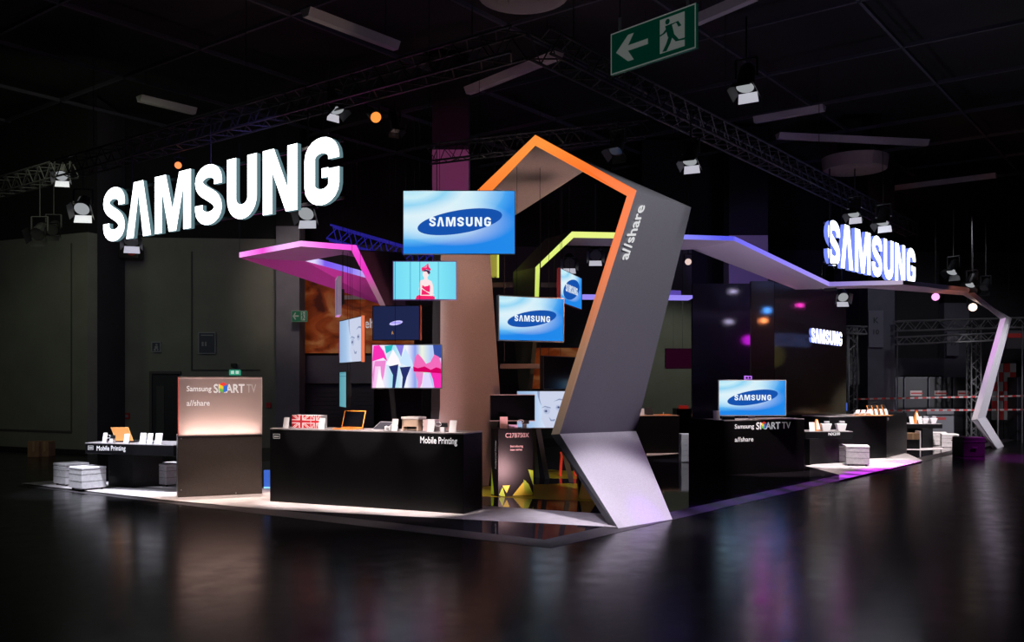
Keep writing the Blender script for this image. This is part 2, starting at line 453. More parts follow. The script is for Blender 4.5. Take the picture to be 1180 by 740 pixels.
mb = MB(); wbox(mb, 220.5, 290, 222, 426, SEAM, .04); wbox(mb, 220.5, 426, 300, 427, SEAM, .04)
tag(mb.build('wall_conduit'), 'thin dark conduit running down the left wall and right over the door', 'conduit')
# black vent / speaker high on wall
p = wpt(137, 300, .3); root = thing('wall_speaker', 'boxy dark speaker high on the wall beneath the sign letter A', 'speaker', p)
MB().abox(p+Vector((.35, 0, .2)), (.75, .4, .42), BLACKM).build('cabinet', root, bevel=.02)
MB().tube(p+Vector((.55, -.2, .2)), p+Vector((.55, -.22, .2)), .14, RED, n=16).build('cone', root)
# cardboard boxes at the foot of the wall
for (x0, x1, yb, h_, l) in ((31.5, 44.5, 527, .40, 'closed brown cardboard box standing by the left wall'), (45, 56, 526.5, .39, 'darker brown cardboard box right beside the first by the wall')):
    a, b = gr(x0, yb), gr(x1, yb)
    root = thing('cardboard_box', l, 'box', a, 'cardboard boxes by the left wall')
    MB().box(a, Vector((b.x-a.x, 0, 0)), Vector((0, .35, 0)), Z*h_, CARD).build('carton', root, bevel=.008)
    MB().box(a+Vector(((b.x-a.x)*.45, -.003, h_*.35)), Vector((.05, 0, 0)), Vector((0, .002, 0)), Z*h_*.65, mat('packing_tape', (.3, .2, .1), .3)).build('tape', root)

# orange poster with fruit segments, and roller shutter
def poster_mat():
    m = mat('orange_poster_print', (.5, .1, .02), .7)
    nt = m.node_tree; b = nt.nodes['Principled BSDF']
    tc = nt.nodes.new('ShaderNodeTexCoord'); mp = nt.nodes.new('ShaderNodeMapping'); mp.inputs['Scale'].default_value = (.55, 1, 1.1); mp.inputs['Rotation'].default_value = (0, .6, 0)
    n = nt.nodes.new('ShaderNodeTexNoise'); n.inputs['Scale'].default_value = 1.2; n.inputs['Detail'].default_value = 3; n.inputs['Distortion'].default_value = 1.6
    r = nt.nodes.new('ShaderNodeValToRGB'); e = r.color_ramp.elements
    e[0].position = .32; e[0].color = (.10, .012, .004, 1); e[1].position = .66; e[1].color = (.75, .30, .10, 1)
    x = e.new(.48); x.color = (.5, .085, .012, 1)
    nt.links.new(tc.outputs['Object'], mp.inputs[0]); nt.links.new(mp.outputs[0], n.inputs['Vector']); nt.links.new(n.outputs['Fac'], r.inputs[0]); nt.links.new(r.outputs[0], b.inputs['Base Color'])
    nt.links.new(r.outputs[0], b.inputs['Emission Color']); b.inputs['Emission Strength'].default_value = .15  # print weakly emits its own ramp colours
    return m
POST = poster_mat()
YP = 28.5
a = at(345, 407, YP)
root = thing('orange_poster', 'large orange poster of fruit segments high on back wall', 'poster', a)
MB().box(a, Vector((132*YP/F, 0, 0)), Vector((0, .08, 0)), Z*(87*YP/F), POST).build('print', root)
fo = Frame(a-Vector((0, .01, 0)), (1, 0, 0))
text('elf', fo, 75.5*YP/F, .78, .42, TXT, root, bold=.01, wfit=.30)
MB().box(at(398, 346, YP)-Vector((0, .3, 0)), Vector((60*YP/F, 0, 0)), Vector((0, .1, 0)), Z*.12, TAUPE).build('support_rail', root)
SHUT = mat('shutter_slats', (.05, .05, .06), .5)
mb = MB(); a = at(345, 433, 28.5)
for i in range(14):
    z0 = i*.13; mb.box((a.x, 28.5-(.02 if i % 2 else 0), z0), Vector((86*28.5/F, 0, 0)), Vector((0, .08, 0)), Z*.118, SHUT)
lab(struct('door_2', mb), 'grey roller shutter below the orange poster')
struct('trim_8', MB().box((a.x, 28.3, 1.85), Vector((200*28.5/F, 0, 0)), Vector((0, .4, 0)), Z*.86, COLG))
# orange banner seen beneath the middle arch
a = at(604, 448, 27); root = thing('orange_banner', 'small orange banner hanging behind the black monitor in the middle', 'banner', a)
MB().box(a, Vector((70*27/F, 0, 0)), Vector((0, .05, 0)), Z*(47*27/F), POST).build('print', root)
MB().box(a+Z*(47*27/F), Vector((70*27/F, 0, 0)), Vector((0, .05, 0)), Z*.06, BLACKM).build('top_rail', root)

# ================================================================== booth platform
pa, pc, pe = gr(20, 560), gr(635, 632), gr(1170, 507)
e1d, e2d = (pa-pc).normalized(), (pe-pc).normalized()
GLOSS = mat('platform_black_gloss', (.022, .019, .026), .05, spec=.6)
DECKW = mat('platform_white', (.62, .58, .60), .5, bump=(6, .02))
DECKY = mat('platform_yellow', (.55, .50, .03), .25)
EDGE = mat('platform_edging', (.05, .045, .05), .45, bump=(14, .15))
platform = thing('booth_platform', 'low glossy black booth platform with white and yellow floor areas', 'platform', pc)
def up(p, z=PT): return Vector((p.x, p.y, z))
back1, back2 = Vector((-3.5, 25, 0)), Vector((13, 30, 0))
n1 = Vector((e1d.y, -e1d.x, 0)); n1 = n1 if n1.y > 0 else -n1
n2 = Vector((e2d.y, -e2d.x, 0)); n2 = n2 if n2.x < 0 else -n2
WE = .30
# inner corner of edging
def inter(p, d, q, e):
    t = ((q.x-p.x)*e.y-(q.y-p.y)*e.x)/(d.x*e.y-d.y*e.x); return p+d*t
ic = inter(pc+n1*WE, e1d, pc+n2*WE, e2d)
ia, ie = pa+n1*WE, pe+n2*WE
MB().prism([up(ia, PT), up(ic, PT), up(ie, PT), up(back2, PT), up(back1, PT)], (0, 0, -PT+.001), GLOSS).build('black_gloss_deck', platform)
lab(MB().hexa([up(pa, .001), up(pc, .001), up(ic, .001), up(ia, .001)], [up(pa, .004), up(pc, .004), up(ic, PT), up(ia, PT)], EDGE).build('ramp_edging', platform), 'grey ramped edging along the front left')
lab(MB().hexa([up(pc, .001), up(pe, .001), up(ie, .001), up(ic, .001)], [up(pc, .004), up(pe, .004), up(ie, PT), up(ic, PT)], EDGE).build('ramp_edging', platform), 'ramped edging lit purple along the right')
def deck(pts, m, nm, l=None, z=PT+.002):
    o = MB().prism([gr(x, y, z) for x, y in pts], (0, 0, -.0015), m).build(nm, platform)
    if l: lab(o, l)
deck([(24, 557), (200, 577), (311, 587), (400, 591.5), (546, 599), (712, 607.5), (700, 592.5), (546, 582), (305, 563), (190, 556), (64, 554)], DECKW, 'white_deck', 'white floor strip on the left side')
deck([(928, 537), (967, 547), (967, 553.5), (1064, 531), (1046, 523), (1020, 519), (985, 526)], DECKW, 'white_deck', 'white floor patch beside the stools on the right')
deck([(1045, 518.5), (1062, 519), (1104, 517), (1109, 513), (1090, 511), (1045, 513)], DECKW, 'white_deck', 'white floor patch under the far table')
deck([(745, 526), (785, 522.5), (785, 519.5), (745, 522)], DECKW, 'white_deck', 'thin white floor line behind the large arch')
deck([(546, 571.5), (690, 578.5), (715, 560), (655, 557), (546, 561)], DECKY, 'yellow_deck')
deck([(626, 541), (664, 543), (668, 552), (628, 551)], DECKY, 'yellow_deck')

# ================================================================== arches
def ribbon(name, label, st, panels, edges, loc):
    """st: stations (FO, FI, BO[, BI]) world points; panels: material pair (outer, inner) per segment; edges: material per segment"""
    root = thing(name, label, 'arch', loc)
    for i in range(len(st)-1):
        a, b = st[i], st[i+1]
        FO, FI, BO = a[:3]; BI = a[3] if len(a) > 3 else BO+(FI-FO)
        fo, fi, bo = b[:3]; bi = b[3] if len(b) > 3 else bo+(fi-fo)
        mo, mi = panels[i]
        mb = MB()
        def patch(P0, P1, P2, P3, m, nn=6):
            g = [[P0.lerp(P1, x/nn).lerp(P3.lerp(P2, x/nn), y/nn) for x in range(nn+1)] for y in range(nn+1)]
            for y in range(nn):
                for x in range(nn): mb.face([g[y][x], g[y][x+1], g[y+1][x+1], g[y+1][x]], m)
        patch(FO, fo, bo, BO, mo); patch(FI, BI, bi, fi, mi); mb.face([BO, bo, bi, BI], DARKE)
        if i == 0: mb.face([FO, BO, BI, FI], DARKE)
        if i == len(st)-2: mb.face([fo, fi, bi, bo], DARKE)
        po = mb.build('cladding_panel', root); bm = bmesh.new(); bm.from_mesh(po.data)
        bmesh.ops.remove_doubles(bm, verts=bm.verts, dist=.0005)
        bmesh.ops.recalc_face_normals(bm, faces=bm.faces[:])
        for e in bm.edges: e.smooth = e.calc_face_angle(0) < .5
        for f in bm.faces: f.smooth = True
        bm.to_mesh(po.data); bm.free()
        # front edge, slightly proud: coloured light put in as emission, or plain dark
        n = (fo-FO).cross(FI-FO).normalized()
        if n.y > 0: n = -n
        e = MB().hexa([FO, fo, fi, FI], [FO+n*.01, fo+n*.01, fi+n*.01, FI+n*.01], edges[i]); e.build('edge_strip', root)
    return root
def S(fo, fi, bo, bi=None):
    r = [at(*fo), at(*fi), at(*bo)]
    if bi: r.append(at(*bi))
    return r
g0 = gr(713.5, 610.5); g0i = gr(703.5, 607.5); g0b = gr(775, 599)
ORL = painted_light('orange_painted_light_edge', [(0, (.10, .075, .055)), (.28, (.30, .15, .08)), (.55, (.85, .19, .05)), (.85, (1.0, .17, .02)), (1, (1.0, .30, .05))], 'z', 1.2, 5.3, 1.0, (.08, .06, .05))
big = [
    [g0, Vector((g0i.x, g0i.y, 0)), g0b],
    S((645, 500, 13.0), (635.5, 500.5, 13.05), (733, 497, 13.75)),
    S((733.5, 220, 11.5), (722.5, 226, 11.5), (796.5, 239, 12.5)),
    S((617, 156, 13.4), (617, 168, 13.4), (677, 186, 14.3), (675, 196, 14.3)),
    S((500, 268, 15.7), (508, 282, 15.7), (561, 262, 16.6), (563, 268, 16.6)),
    S((497, 470, 15.8), (507, 470, 15.8), (572, 468, 16.7), (577, 466, 16.7)),
    [gr(487, 566), gr(498, 567), gr(552, 560), gr(563, 561)],
]
ribbon('folded_arch', 'large folded grey arch with orange light painted along its front edge, allshare lettering on leg', big,
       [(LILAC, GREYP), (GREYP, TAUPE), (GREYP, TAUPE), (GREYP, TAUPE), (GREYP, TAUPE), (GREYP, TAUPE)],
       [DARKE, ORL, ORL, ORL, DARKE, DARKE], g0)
arch1 = bpy.data.objects['folded_arch']
# allshare lettering running up the leg
Tt, Kt, Bt = big[2][0], big[1][0], big[2][2]
ez = (Tt-Kt).normalized(); ex = (Bt-Tt); ex = (ex-ez*ex.dot(ez)).normalized()
frl = Frame(Tt, ez, -ex)      # letters run upward along the leg
# the frame normal must face the camera
if frl.n.y > 0: frl = Frame(Tt, ez, ex)
LOGO = glow('logo_white', (.82, .82, .84), .85)
text('a//share', Frame(Tt, ez, -ex), -.93, -.245, .255, LOGO, arch1, 'allshare_lettering', bold=.02, d=.02, wfit=.75)

ust = lambda px, py, Y, dy, w_, dx=0: [at(px, py, Y), at(px+dx, py+dy, Y), at(px, py, Y)+U*w_]
YEL = painted_light('yellow_painted_light_edge', [(0, (.18, .22, .05)), (.5, (.55, .7, .10)), (1, (.80, .92, .22))], 'z', 2.2, 4.6, 1.0)
YPAN = mat('arch_green_grey_cladding', (.07, .08, .05), .5)
yb = gr(622, 552); 
W2 = Vector((-.45, .89, 0))
ye = [
    [yb, yb+Vector((-.1, 0, 0)), yb+U*.3],
    [at(608, 452, 17.2), at(613, 452, 17.2), at(608, 452, 17.2)+W2*.35],
    [at(615, 385, 17), at(619.5, 385, 17), at(615, 385, 17)+W2*.8],
    [at(617, 308, 16.8), at(622, 310, 16.8), at(617, 308, 16.8)+W2*.9],
    [at(659, 267, 16.6), at(661, 274, 16.6), at(659, 267, 16.6)+W2*1.0],
    [at(760, 269, 16.2), at(760, 275.5, 16.2), at(760, 269, 16.2)+W2*1.0],
]
ribbon('folded_arch', 'slim arch with yellow-green light painted along its edge, framed inside the large arch', ye,
       [(YPAN, YPAN)]*3+[(YPAN, TAUPE)]*2, [YPAN, YPAN, YEL, YEL, YEL], yb)
BLUL = painted_light('blue_painted_light_edge', [(0, (.35, .35, 1.0)), (.25, (.09, .10, .9)), (.55, (.22, .18, .95)), (1, (.42, .32, .9))], 'x', 2.6, 6.2, 1.0)
LILL = painted_light('lilac_painted_light_edge', [(0, (.3, .22, .8)), (.5, (.6, .5, .7)), (1, (.55, .45, .5))], 'x', 6, 10.5, .8)
PURL = painted_light('purple_painted_light_edge', [(0, (.30, .28, .32)), (.35, (.42, .3, .5)), (.7, (.5, .12, .6)), (1, (.55, .35, .6))], 'z', .8, 3.7, .75)
GREYL = mat('pale_edge', (.45, .42, .46), .5)
UND = mat('arch_lilac_underside', (.50, .44, .50), .55)
rb = gr(1149, 517.5)
ri = [
    [at(760, 269.5, 16.2), at(760, 275, 16.2), at(722, 284, 17.2)],
    [at(846, 272.5, 15.0), at(846, 277.5, 15.0), at(798, 283, 16.1)],
    [at(955, 325, 17.5), at(955, 330, 17.5), at(917, 329, 18.6)],
    [at(1040, 323, 20.5), at(1040, 328, 20.5), at(1000, 327.5, 21.6)],
    [at(1115, 331.5, 24.5), at(1113, 336, 24.5), at(1112, 336, 25.5)],
    [at(1159, 366, 26), at(1152.5, 368, 26), at(1166, 367, 27.0)],
    [at(1126, 483, 25.7), at(1119.5, 484, 25.7), at(1136, 480.5, 26.7)],
    [rb, gr(1144, 517), gr(1157, 514.5)],
]
ribbon('folded_arch', 'long low folded arch lit blue at left, its pale far leg beside checkered banners', ri,
       [(GREYP, UND), (GREYP, UND), (GREYP, UND), (GREYP, UND), (LILAC, LILAC), (LILAC, LILAC), (LILAC, GREYP)],
       [BLUL, BLUL, LILL, GREYL, LILAC, PURL, GREYL], rb)
arch3 = [o for o in bpy.data.objects if o.name.startswith('folded_arch') and 'long low' in o.get('label', '')][0]
T3, K3, B3 = ri[5][0], ri[6][0], ri[5][2]
ez = (T3-K3).normalized(); ex = (B3-T3); ex = (ex-ez*ex.dot(ez)).normalized()
text('SMART CAMERA', Frame(K3, ez, -ex), 1.75, -.55, .17, LOGO, arch3, 'vertical_lettering', bold=.03, d=.03)

# magenta canopy: flat angular ring with a triangular opening
MAGL = painted_light('magenta_painted_light_edge', [(0, (1.0, .35, .95)), (.22, (.85, .05, .62)), (.36, (.85, .45, .95)), (.5, (1.0, .5, 1.0)), (.75, (.9, .12, .75)), (1, (.9, .05, .65))], 'x', -5.0, -2.6, 1.1)
MAGF = painted_light('magenta_painted_fading_edge', [(0, (.10, .08, .09)), (.35, (.3, .12, .2)), (.6, (.8, .02, .5)), (1, (.95, .06, .7))], 'z', 3.1, 4.25, 1.0)
BLW = painted_light('blue_white_painted_light_edge', [(0, (.75, .75, 1)), (.28, (.7, .65, .95)), (.42, (.14, .08, .8)), (.75, (.2, .15, .9)), (1, (.5, .45, .9))], 'x', -4.1, -2.7, 1.0)
MUND = mat('canopy_painted_magenta_light', (.55, .10, .42), .6)  # magenta light on the underside put into its base colour
cz = lambda px, py, z: pz(px, py, z)
T_ = at(276, 297, 17.0); A_ = at(347, 284, 15.8); B_ = at(411, 289, 16.0)
hA, hB, hC = at(352, 301, 17.3), at(394, 293.5, 16.6), at(413, 297, 16.7)
D_ = at(428, 322, 17.2); E_ = at(442, 352, 17.8)
canopy = thing('folded_canopy', 'angular hanging canopy with magenta light painted on its edge and dark triangular opening', 'canopy', T_)
def slab(pts, m, nm, th=.09): return MB().prism(pts, (0, 0, th), m, DARKE).build(nm, canopy)
lab(slab([T_, A_, B_, hC, hB, hA], mat('canopy_grey', (.17, .16, .17), .6), 'roof_panel'), 'grey front roof panel')
lab(slab([T_, hA, D_, E_], MUND, 'roof_panel'), 'roof panel lit magenta, the light also put into its colour')
PURP = mat('canopy_purple_side', (.10, .045, .11), .6)
leg0, leg1 = B_, at(449, 362, 16.0)
lab(MB().prism([leg0, leg1, at(500, 352, 17.4), at(462, 292, 17.2)], Vector((0, .08, .03)), PURP).build('side_panel', canopy), 'dark purple descending panel')
def strip(p, q, h_, m, nm='edge_strip', lean=Vector()):
    n = Vector((0, -.015, 0))
    return MB().hexa([p, q, q+Z*h_+lean, p+Z*h_+lean], [p+n, q+n, q+Z*h_+lean+n, p+Z*h_+lean+n], m).build(nm, canopy)
strip(T_, A_, .095, MAGL); strip(A_, B_, .095, MAGL); strip(hA, D_, .11, BLW)
lw = Vector((-.10, 0, .02))
MB().hexa([B_+Z*.09, leg1, leg1+lw, B_+lw], [p+Vector((0, -.015, 0)) for p in (B_+Z*.09, leg1, leg1+lw, B_+lw)], MAGF).build('edge_strip', canopy)
for p in (T_, A_, B_):
    MB().tube(p+Z*.09, (p.x, p.y, 6.3), .004, BULK_SHADE, n=5).build('suspension_cable', canopy)
# short violet light edge and pale panel behind the large leg
p, q = at(766, 343, 20), at(798, 344, 20)
root = thing('hanging_light_panel', 'short violet light bar glowing behind the large arch leg', 'light', p)
MB().box(p-Vector((1.8, 0, 0)), q-p+Vector((1.8, 0, 0)), Vector((0, .5, 0)), Z*.07, glow('violet_bar', (.35, .28, 1.0), .9)).build('edge_strip', root)
MB().box(p-Vector((.1, 0, -.07)), q-p-Vector((.15, 0, 0)), Vector((0, .5, 0)), Z*.10, mat('violet_panel', (.25, .2, .5), .6, emit=(.12, .07, .6), es=.5)).build('panel', root)
# arch end face by the left leg; yellow light put in as colour and glow
p = at(563, 318, 17.5); root = thing('yellow_lit_fin', 'short yellow-green lit fin beside the far leg of large arch', 'fin', p)
MB().box(p, Vector((.16, 0, 0)), Vector((0, .3, 0)), Z*(32*17.5/F), mat('yellow_fin_painted_light', (.5, .5, .12), .6, emit=(.5, .5, .06), es=.45)).build('panel', root)
MB().box(p+Vector((.16, 0, 0)), Vector((.035, 0, 0)), Vector((0, .3, 0)), Z*(32*17.5/F), glow('yellow_fin_painted_edge', (.75, .8, .15), .9)).build('edge_strip', root)
MB().tube(p+Z*.5+Vector((.1, .1, 0)), (p.x+.1, p.y+.1, 6.3), .006, BLACKM, n=5).build('suspension_cable', root)

# ================================================================== illuminated signs
FRONTE = glow('sign_letter_face', (.93, .98, 1.0), 3.2)
SIDEE = glow('sign_letter_side', (.35, .62, .70), .32)
SIDEB = glow('sign_letter_side_blue', (.20, .28, 1.0), 1.0)
L0, L1 = at(119, 280.5, 16.9), at(391, 232.5, 13.05); zb = (L0.z+L1.z)/2; L0.z = L1.z = zb-.0
samsung_sign('illuminated_sign', 'huge white glowing SAMSUNG letters hanging at upper left', L0, L1, .98, .07, FRONTE, SIDEE, 6.2)
R0, R1 = at(954, 304, 19.4), at(1055, 331, 24.0); R0.z = R1.z = (R0.z+R1.z)/2
samsung_sign('illuminated_sign', 'white glowing SAMSUNG letters with blue sides hanging above the long low arch', R0, R1, .97, .09, FRONTE, SIDEB, 6.2)
q0, q1 = at(935, 394.5, 21.6), at(970.5, 399, 22.6)
samsung_sign('illuminated_sign', 'small white glowing SAMSUNG sign mounted on the dark reflective wall', q0, q1, .34, .06, glow('small_sign_face', (1, .95, .95), 2.5), SIDEB)

# ================================================================== trusses
TC = at(612, 45, 12.0)
def truss(name, label, p0, p1, s=.34, r=.022, seg=.5, m=TRUSS, up_=Z):
    d = (p1-p0); L = d.length; d.normalize(); n = d.cross(up_).normalized(); z = n.cross(d)
    root = thing(name, label, 'truss', p0)
    cs = [(-1, -1), (1, -1), (1, 1), (-1, 1)]
    P = lambda t, c: p0+d*t+n*(c[0]*s/2)+z*(c[1]*s/2)
    for c in cs: MB().tube(P(0, c), P(L, c), r, m, n=6).build('chord_tube', root)
    mb = MB(); k = max(2, int(L/seg))
    for i in range(k):
        a, b = L*i/k, L*(i+1)/k; mid = (a+b)/2
        for j in range(4):
            c, e = cs[j], cs[(j+1) % 4]; mb.tube(P(a, c), P(mid, e), r*.55, m, n=4, caps=False); mb.tube(P(mid, e), P(b, c), r*.55, m, n=4, caps=False)
    mb.build('lattice_bracing', root)
    return root
tA = truss('lighting_truss', 'long dark lighting truss above the big white letters at left', TC+U*.2, TC+U*16.5)
tB = truss('lighting_truss', 'long dark lighting truss running from centre over the right letters', TC+V*.2, TC+V*19)
for t, dd, L in ((tA, U, 16.5), (tB, V, 19)):
    for k in (1.0, 6, 11, 16):
        if k < L:
            p = TC+dd*k+Z*.18; MB().tube(p, (p.x, p.y, ZC+.3), .008, BLACKM, n=5).build('chain', t)
q = at(505, 165, 17)
truss('lighting_truss', 'dark cross truss hanging behind the peak of the large arch', at(495, 178, 17), at(700, 128, 17.0)+V*1.5, .3, .018, .35)
truss('lighting_truss', 'short blue-lit truss behind the blue logo screen at left', at(380, 268, 20), at(505, 304, 20), .3, .022, .35, mat('truss_painted_blue_light', (.02, .02, .12), .5, emit=(.05, .04, .9), es=.22))  # blue light on this truss put into its colour and emission
TR2 = mat('truss_aluminium', (.20, .20, .20), .5, .3)
def bt(x0, y0, x1, y1, Y, l, s=.3): return truss('stand_truss', l, at(x0, y0, Y), at(x1, y1, Y), s, .025, .45, TR2, Vector((0, -1, 0)) if abs(x1-x0) < 3 else Z)
bt(1032, 376, 1180, 372, 28.6, 'upper horizontal aluminium truss behind the right arch leg')
bt(1032, 393, 1152, 388, 28.2, 'lower horizontal aluminium truss behind the right arch leg', .22)
for t_, (x0, x1, y0, y1, Y) in zip([o for o in bpy.data.objects if o.name.startswith('stand_truss')], ((1034, 1178, 376, 372, 28.6), (1034, 1150, 393, 388, 28.2))):
    for x, y in ((x0, y0), (x1, y1)):
        q = at(x, y, Y); MB().tube((q.x, q.y, 0), q-Z*.05, .02, TR2, n=6).build('support_pole', t_)
bt(1122, 506, 1122, 374, 28.9, 'upright aluminium truss left of the right arch leg')
bt(980, 505, 980, 378, 28.5, 'upright aluminium truss left of the hall column')
bt(975, 380, 998, 381, 28.0, 'short aluminium truss joining the hall column at left', .22)
for t_ in [o for o in bpy.data.objects if o.name.startswith('lighting_truss') and ('cross truss' in o['label'] or 'blue-lit' in o['label'])]:
    ch = [c for c in t_.children if c.name.startswith('chord')][0]
    for v_ in (ch.data.vertices[0].co, ch.data.vertices[-1].co):
        p = Vector(v_)+t_.location; MB().tube(p, (p.x, p.y, ZC+.3), .006, BULK_SHADE, n=5).build('hanging_wire', t_)
q = at(978, 380, 28.0); MB().tube((q.x, q.y, 0), q, .02, TR2, n=6).build('support_pole', [o for o in bpy.data.objects if o.name.startswith('stand_truss') and 'short' in o['label']][0])

# ================================================================== spotlights
def spot_light(label, px, py, Y, aim, r=.11, L=.3, lens=None, top=None, flap=True, parentz=6.3, pale=3):
    p = at(px, py, Y); d = (Vector(aim)-p).normalized()
    root = thing('stage_spotlight', label, 'spotlight', p, 'stage spotlights on the trusses')
    hs = MB().tube(p-d*L/2, p+d*L/2, r*.8, BLACKM, r, n=14).tube(p-d*L*.7, p-d*L/2, r*.5, BLACKM, r*.8, n=14); hs = hs.build('housing', root)
    s = d.cross(Z).normalized()
    mb = MB()
    for k in (-1, 1): mb.box(p+s*(k*r*1.15)-Vector((.015, .015, 0)), Vector((.03, 0, 0)), Vector((0, .03, 0)), Z*r*2.0, BLACKM)
    mb.tube(p-s*r*1.2+Z*r*2, p+s*r*1.2+Z*r*2, .015, BLACKM); mb.tube(p+Z*r*2, (p.x, p.y, max(p.z+r*2+.1, parentz)), .014, BLACKM)
    mb.build('yoke', root)
    MB().tube(p+d*(L/2), p+d*(L/2+.004), r*.92, lens or mat('lens_dark', (.05, .05, .05), .1), n=16).build('lens', hs)
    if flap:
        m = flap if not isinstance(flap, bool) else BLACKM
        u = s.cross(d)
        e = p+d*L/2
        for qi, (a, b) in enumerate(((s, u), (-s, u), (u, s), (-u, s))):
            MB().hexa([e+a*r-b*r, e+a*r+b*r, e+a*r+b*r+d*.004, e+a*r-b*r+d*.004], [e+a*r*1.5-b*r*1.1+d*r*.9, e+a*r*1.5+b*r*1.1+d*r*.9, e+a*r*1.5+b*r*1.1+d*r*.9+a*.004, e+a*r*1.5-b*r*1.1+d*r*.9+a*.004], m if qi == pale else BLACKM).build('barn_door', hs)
    return root
LW_ = glow('barn_lit_white', (.9, .92, 1), 1.1)
FLAPW = mat('flap_painted_lit', (.7, .7, .75), .5, emit=(.8, .8, .9), es=.55)  # lamp light on the flap put in as pale colour and emission
LO = glow('lens_orange', (1.0, .28, .05), 1.3); LM = glow('lens_magenta', (1.0, .35, .8), 1.6); LWW = glow('lens_warm', (1.0, .72, .55), 3.0); LAM = glow('lens_amber', (1.0, .25, .08), 1.5)
LWH = glow('lens_white', (.9, .95, 1.0), .35)
gc = Vector((-1, 13, .9))
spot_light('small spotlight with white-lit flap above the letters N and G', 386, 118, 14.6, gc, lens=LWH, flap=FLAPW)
spot_light('spotlight with glowing orange lens right of the white-flapped one', 430, 132, 14.2, (.5, 9, 2.6), r=.09, lens=LO, flap=False)
spot_light('unlit spotlight above the blue logo screen near the orange lamp', 455, 140, 14.4, gc, r=.08)
spot_light('spotlight with amber lens glowing above the letter M of big letters', 206, 190, 17.5, (-4, 9, 3.5), r=.07, lens=LAM, flap=False)
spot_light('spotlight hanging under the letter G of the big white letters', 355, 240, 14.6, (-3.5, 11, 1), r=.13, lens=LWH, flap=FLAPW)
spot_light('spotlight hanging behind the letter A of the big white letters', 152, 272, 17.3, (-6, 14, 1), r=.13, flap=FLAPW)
spot_light('lit-flapped spotlight at far left end of the left truss', 72, 198, 19.5, (-8, 14, .5), r=.13, lens=LWH, flap=FLAPW)
spot_light('spotlight with white-lit front flap left of the big letter S', 96, 236, 19.0, (-8, 14, .5), r=.16, lens=LWH, flap=FLAPW)
spot_light('dark round spotlight hanging low at far left', 46, 266, 19.8, (-10, 14, .5), r=.15)
spot_light('dark spotlight below the white-flapped one at far left', 62, 262, 20.5, (-9, 12, .5), r=.14)
spot_light('spotlight with bright white-lit flap right of the large exit sign', 860, 90, 12.6, (2.2, 11, 1.0), r=.13, lens=LWH, flap=FLAPW, parentz=6.9)
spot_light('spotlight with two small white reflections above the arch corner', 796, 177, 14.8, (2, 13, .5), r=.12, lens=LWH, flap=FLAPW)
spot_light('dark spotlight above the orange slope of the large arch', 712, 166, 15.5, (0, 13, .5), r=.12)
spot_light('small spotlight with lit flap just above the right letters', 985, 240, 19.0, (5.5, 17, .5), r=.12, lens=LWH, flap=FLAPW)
spot_light('spotlight with white-lit flaps above the right letters U and N', 1018, 250, 20.5, (7, 19, .5), r=.14, lens=LWH, flap=FLAPW)
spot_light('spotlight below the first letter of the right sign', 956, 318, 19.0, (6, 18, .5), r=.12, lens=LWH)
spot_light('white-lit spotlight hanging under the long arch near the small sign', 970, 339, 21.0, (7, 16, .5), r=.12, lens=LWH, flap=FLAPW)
spot_light('spotlight with magenta lens glowing below the long arch', 1078, 342, 25.0, (4, 8, 2.0), r=.11, lens=LM, flap=False)
spot_light('spotlight with warm orange-white lens beside the far arch leg', 1121, 354, 26.0, (4, 8, 2.0), r=.12, lens=LWW, flap=False)
spot_light('dark spotlight with pale rim right of the right letters', 1099, 308, 23.5, (9, 22, .5), r=.14, lens=LWH)
spot_light('small spotlight above the far corner of long arch', 1120, 323, 24.5, (10, 23, .5), r=.13, lens=LWH)
spot_light('small spotlight at the far end above the right arch bend', 1136, 328, 25.5, (10, 23, .5), r=.12)
spot_light('pale spotlight seen through the yellow-green arch at left', 656, 300, 20.5, (1, 14, .5), r=.13, flap=FLAPW)
spot_light('pale spotlight seen through the yellow-green arch at right', 686, 291, 20.5, (1.5, 14, .5), r=.13, flap=FLAPW)
spot_light('small round spotlight left of the dark reflective wall', 793, 301, 21, (2, 10, 2), r=.08, lens=glow('lens_dimwarm', (.8, .6, .55), 1.0), flap=False)

# hall ceiling fixtures
BATT = mat('batten_grey', (.34, .32, .33), .6)
def batten(x0, y0, x1, y1, z, l):
    p, q = pz(x0, y0, z), pz(x1, y1, z); d = (q-p).normalized(); n = d.cross(Z)
    root = thing('ceiling_batten_light', l, 'ceiling light', p, 'unlit batten lights under the ceiling')
    MB().hexa([p-n*.07, q-n*.07, q+n*.07, p+n*.07], [p-n*.14+Z*.14, q-n*.14+Z*.14, q+n*.14+Z*.14, p+n*.14+Z*.14], BATT).build('housing', root)
    for f in (.12, .88):
        a = p+(q-p)*f+Z*.14; MB().tube(a, (a.x, a.y, ZC+.3), .008, BLACKM, n=4).build('hanging_wire', root)
batten(540, 109, 644, 68, 8.2, 'pale unlit batten light above the peak of the arch')
batten(896, 160, 1068, 168, 8.2, 'long unlit batten light at upper right above the vent')
batten(1010, 222, 1148, 205, 8.2, 'unlit batten light right of the round vent')
batten(352, 19, 456, 58, 8.2, 'thin dark batten light near the top left of centre')
batten(160, 117, 224, 132, 8.4, 'short unlit batten light at upper left')
batten(800, 30, 870, 0, 8.3, 'unlit batten light right of the large exit sign')
batten(870, 142, 950, 128, 8.4, 'faint batten light above the long right batten')
VENT = mat('vent_cream', (.45, .38, .33), .6)
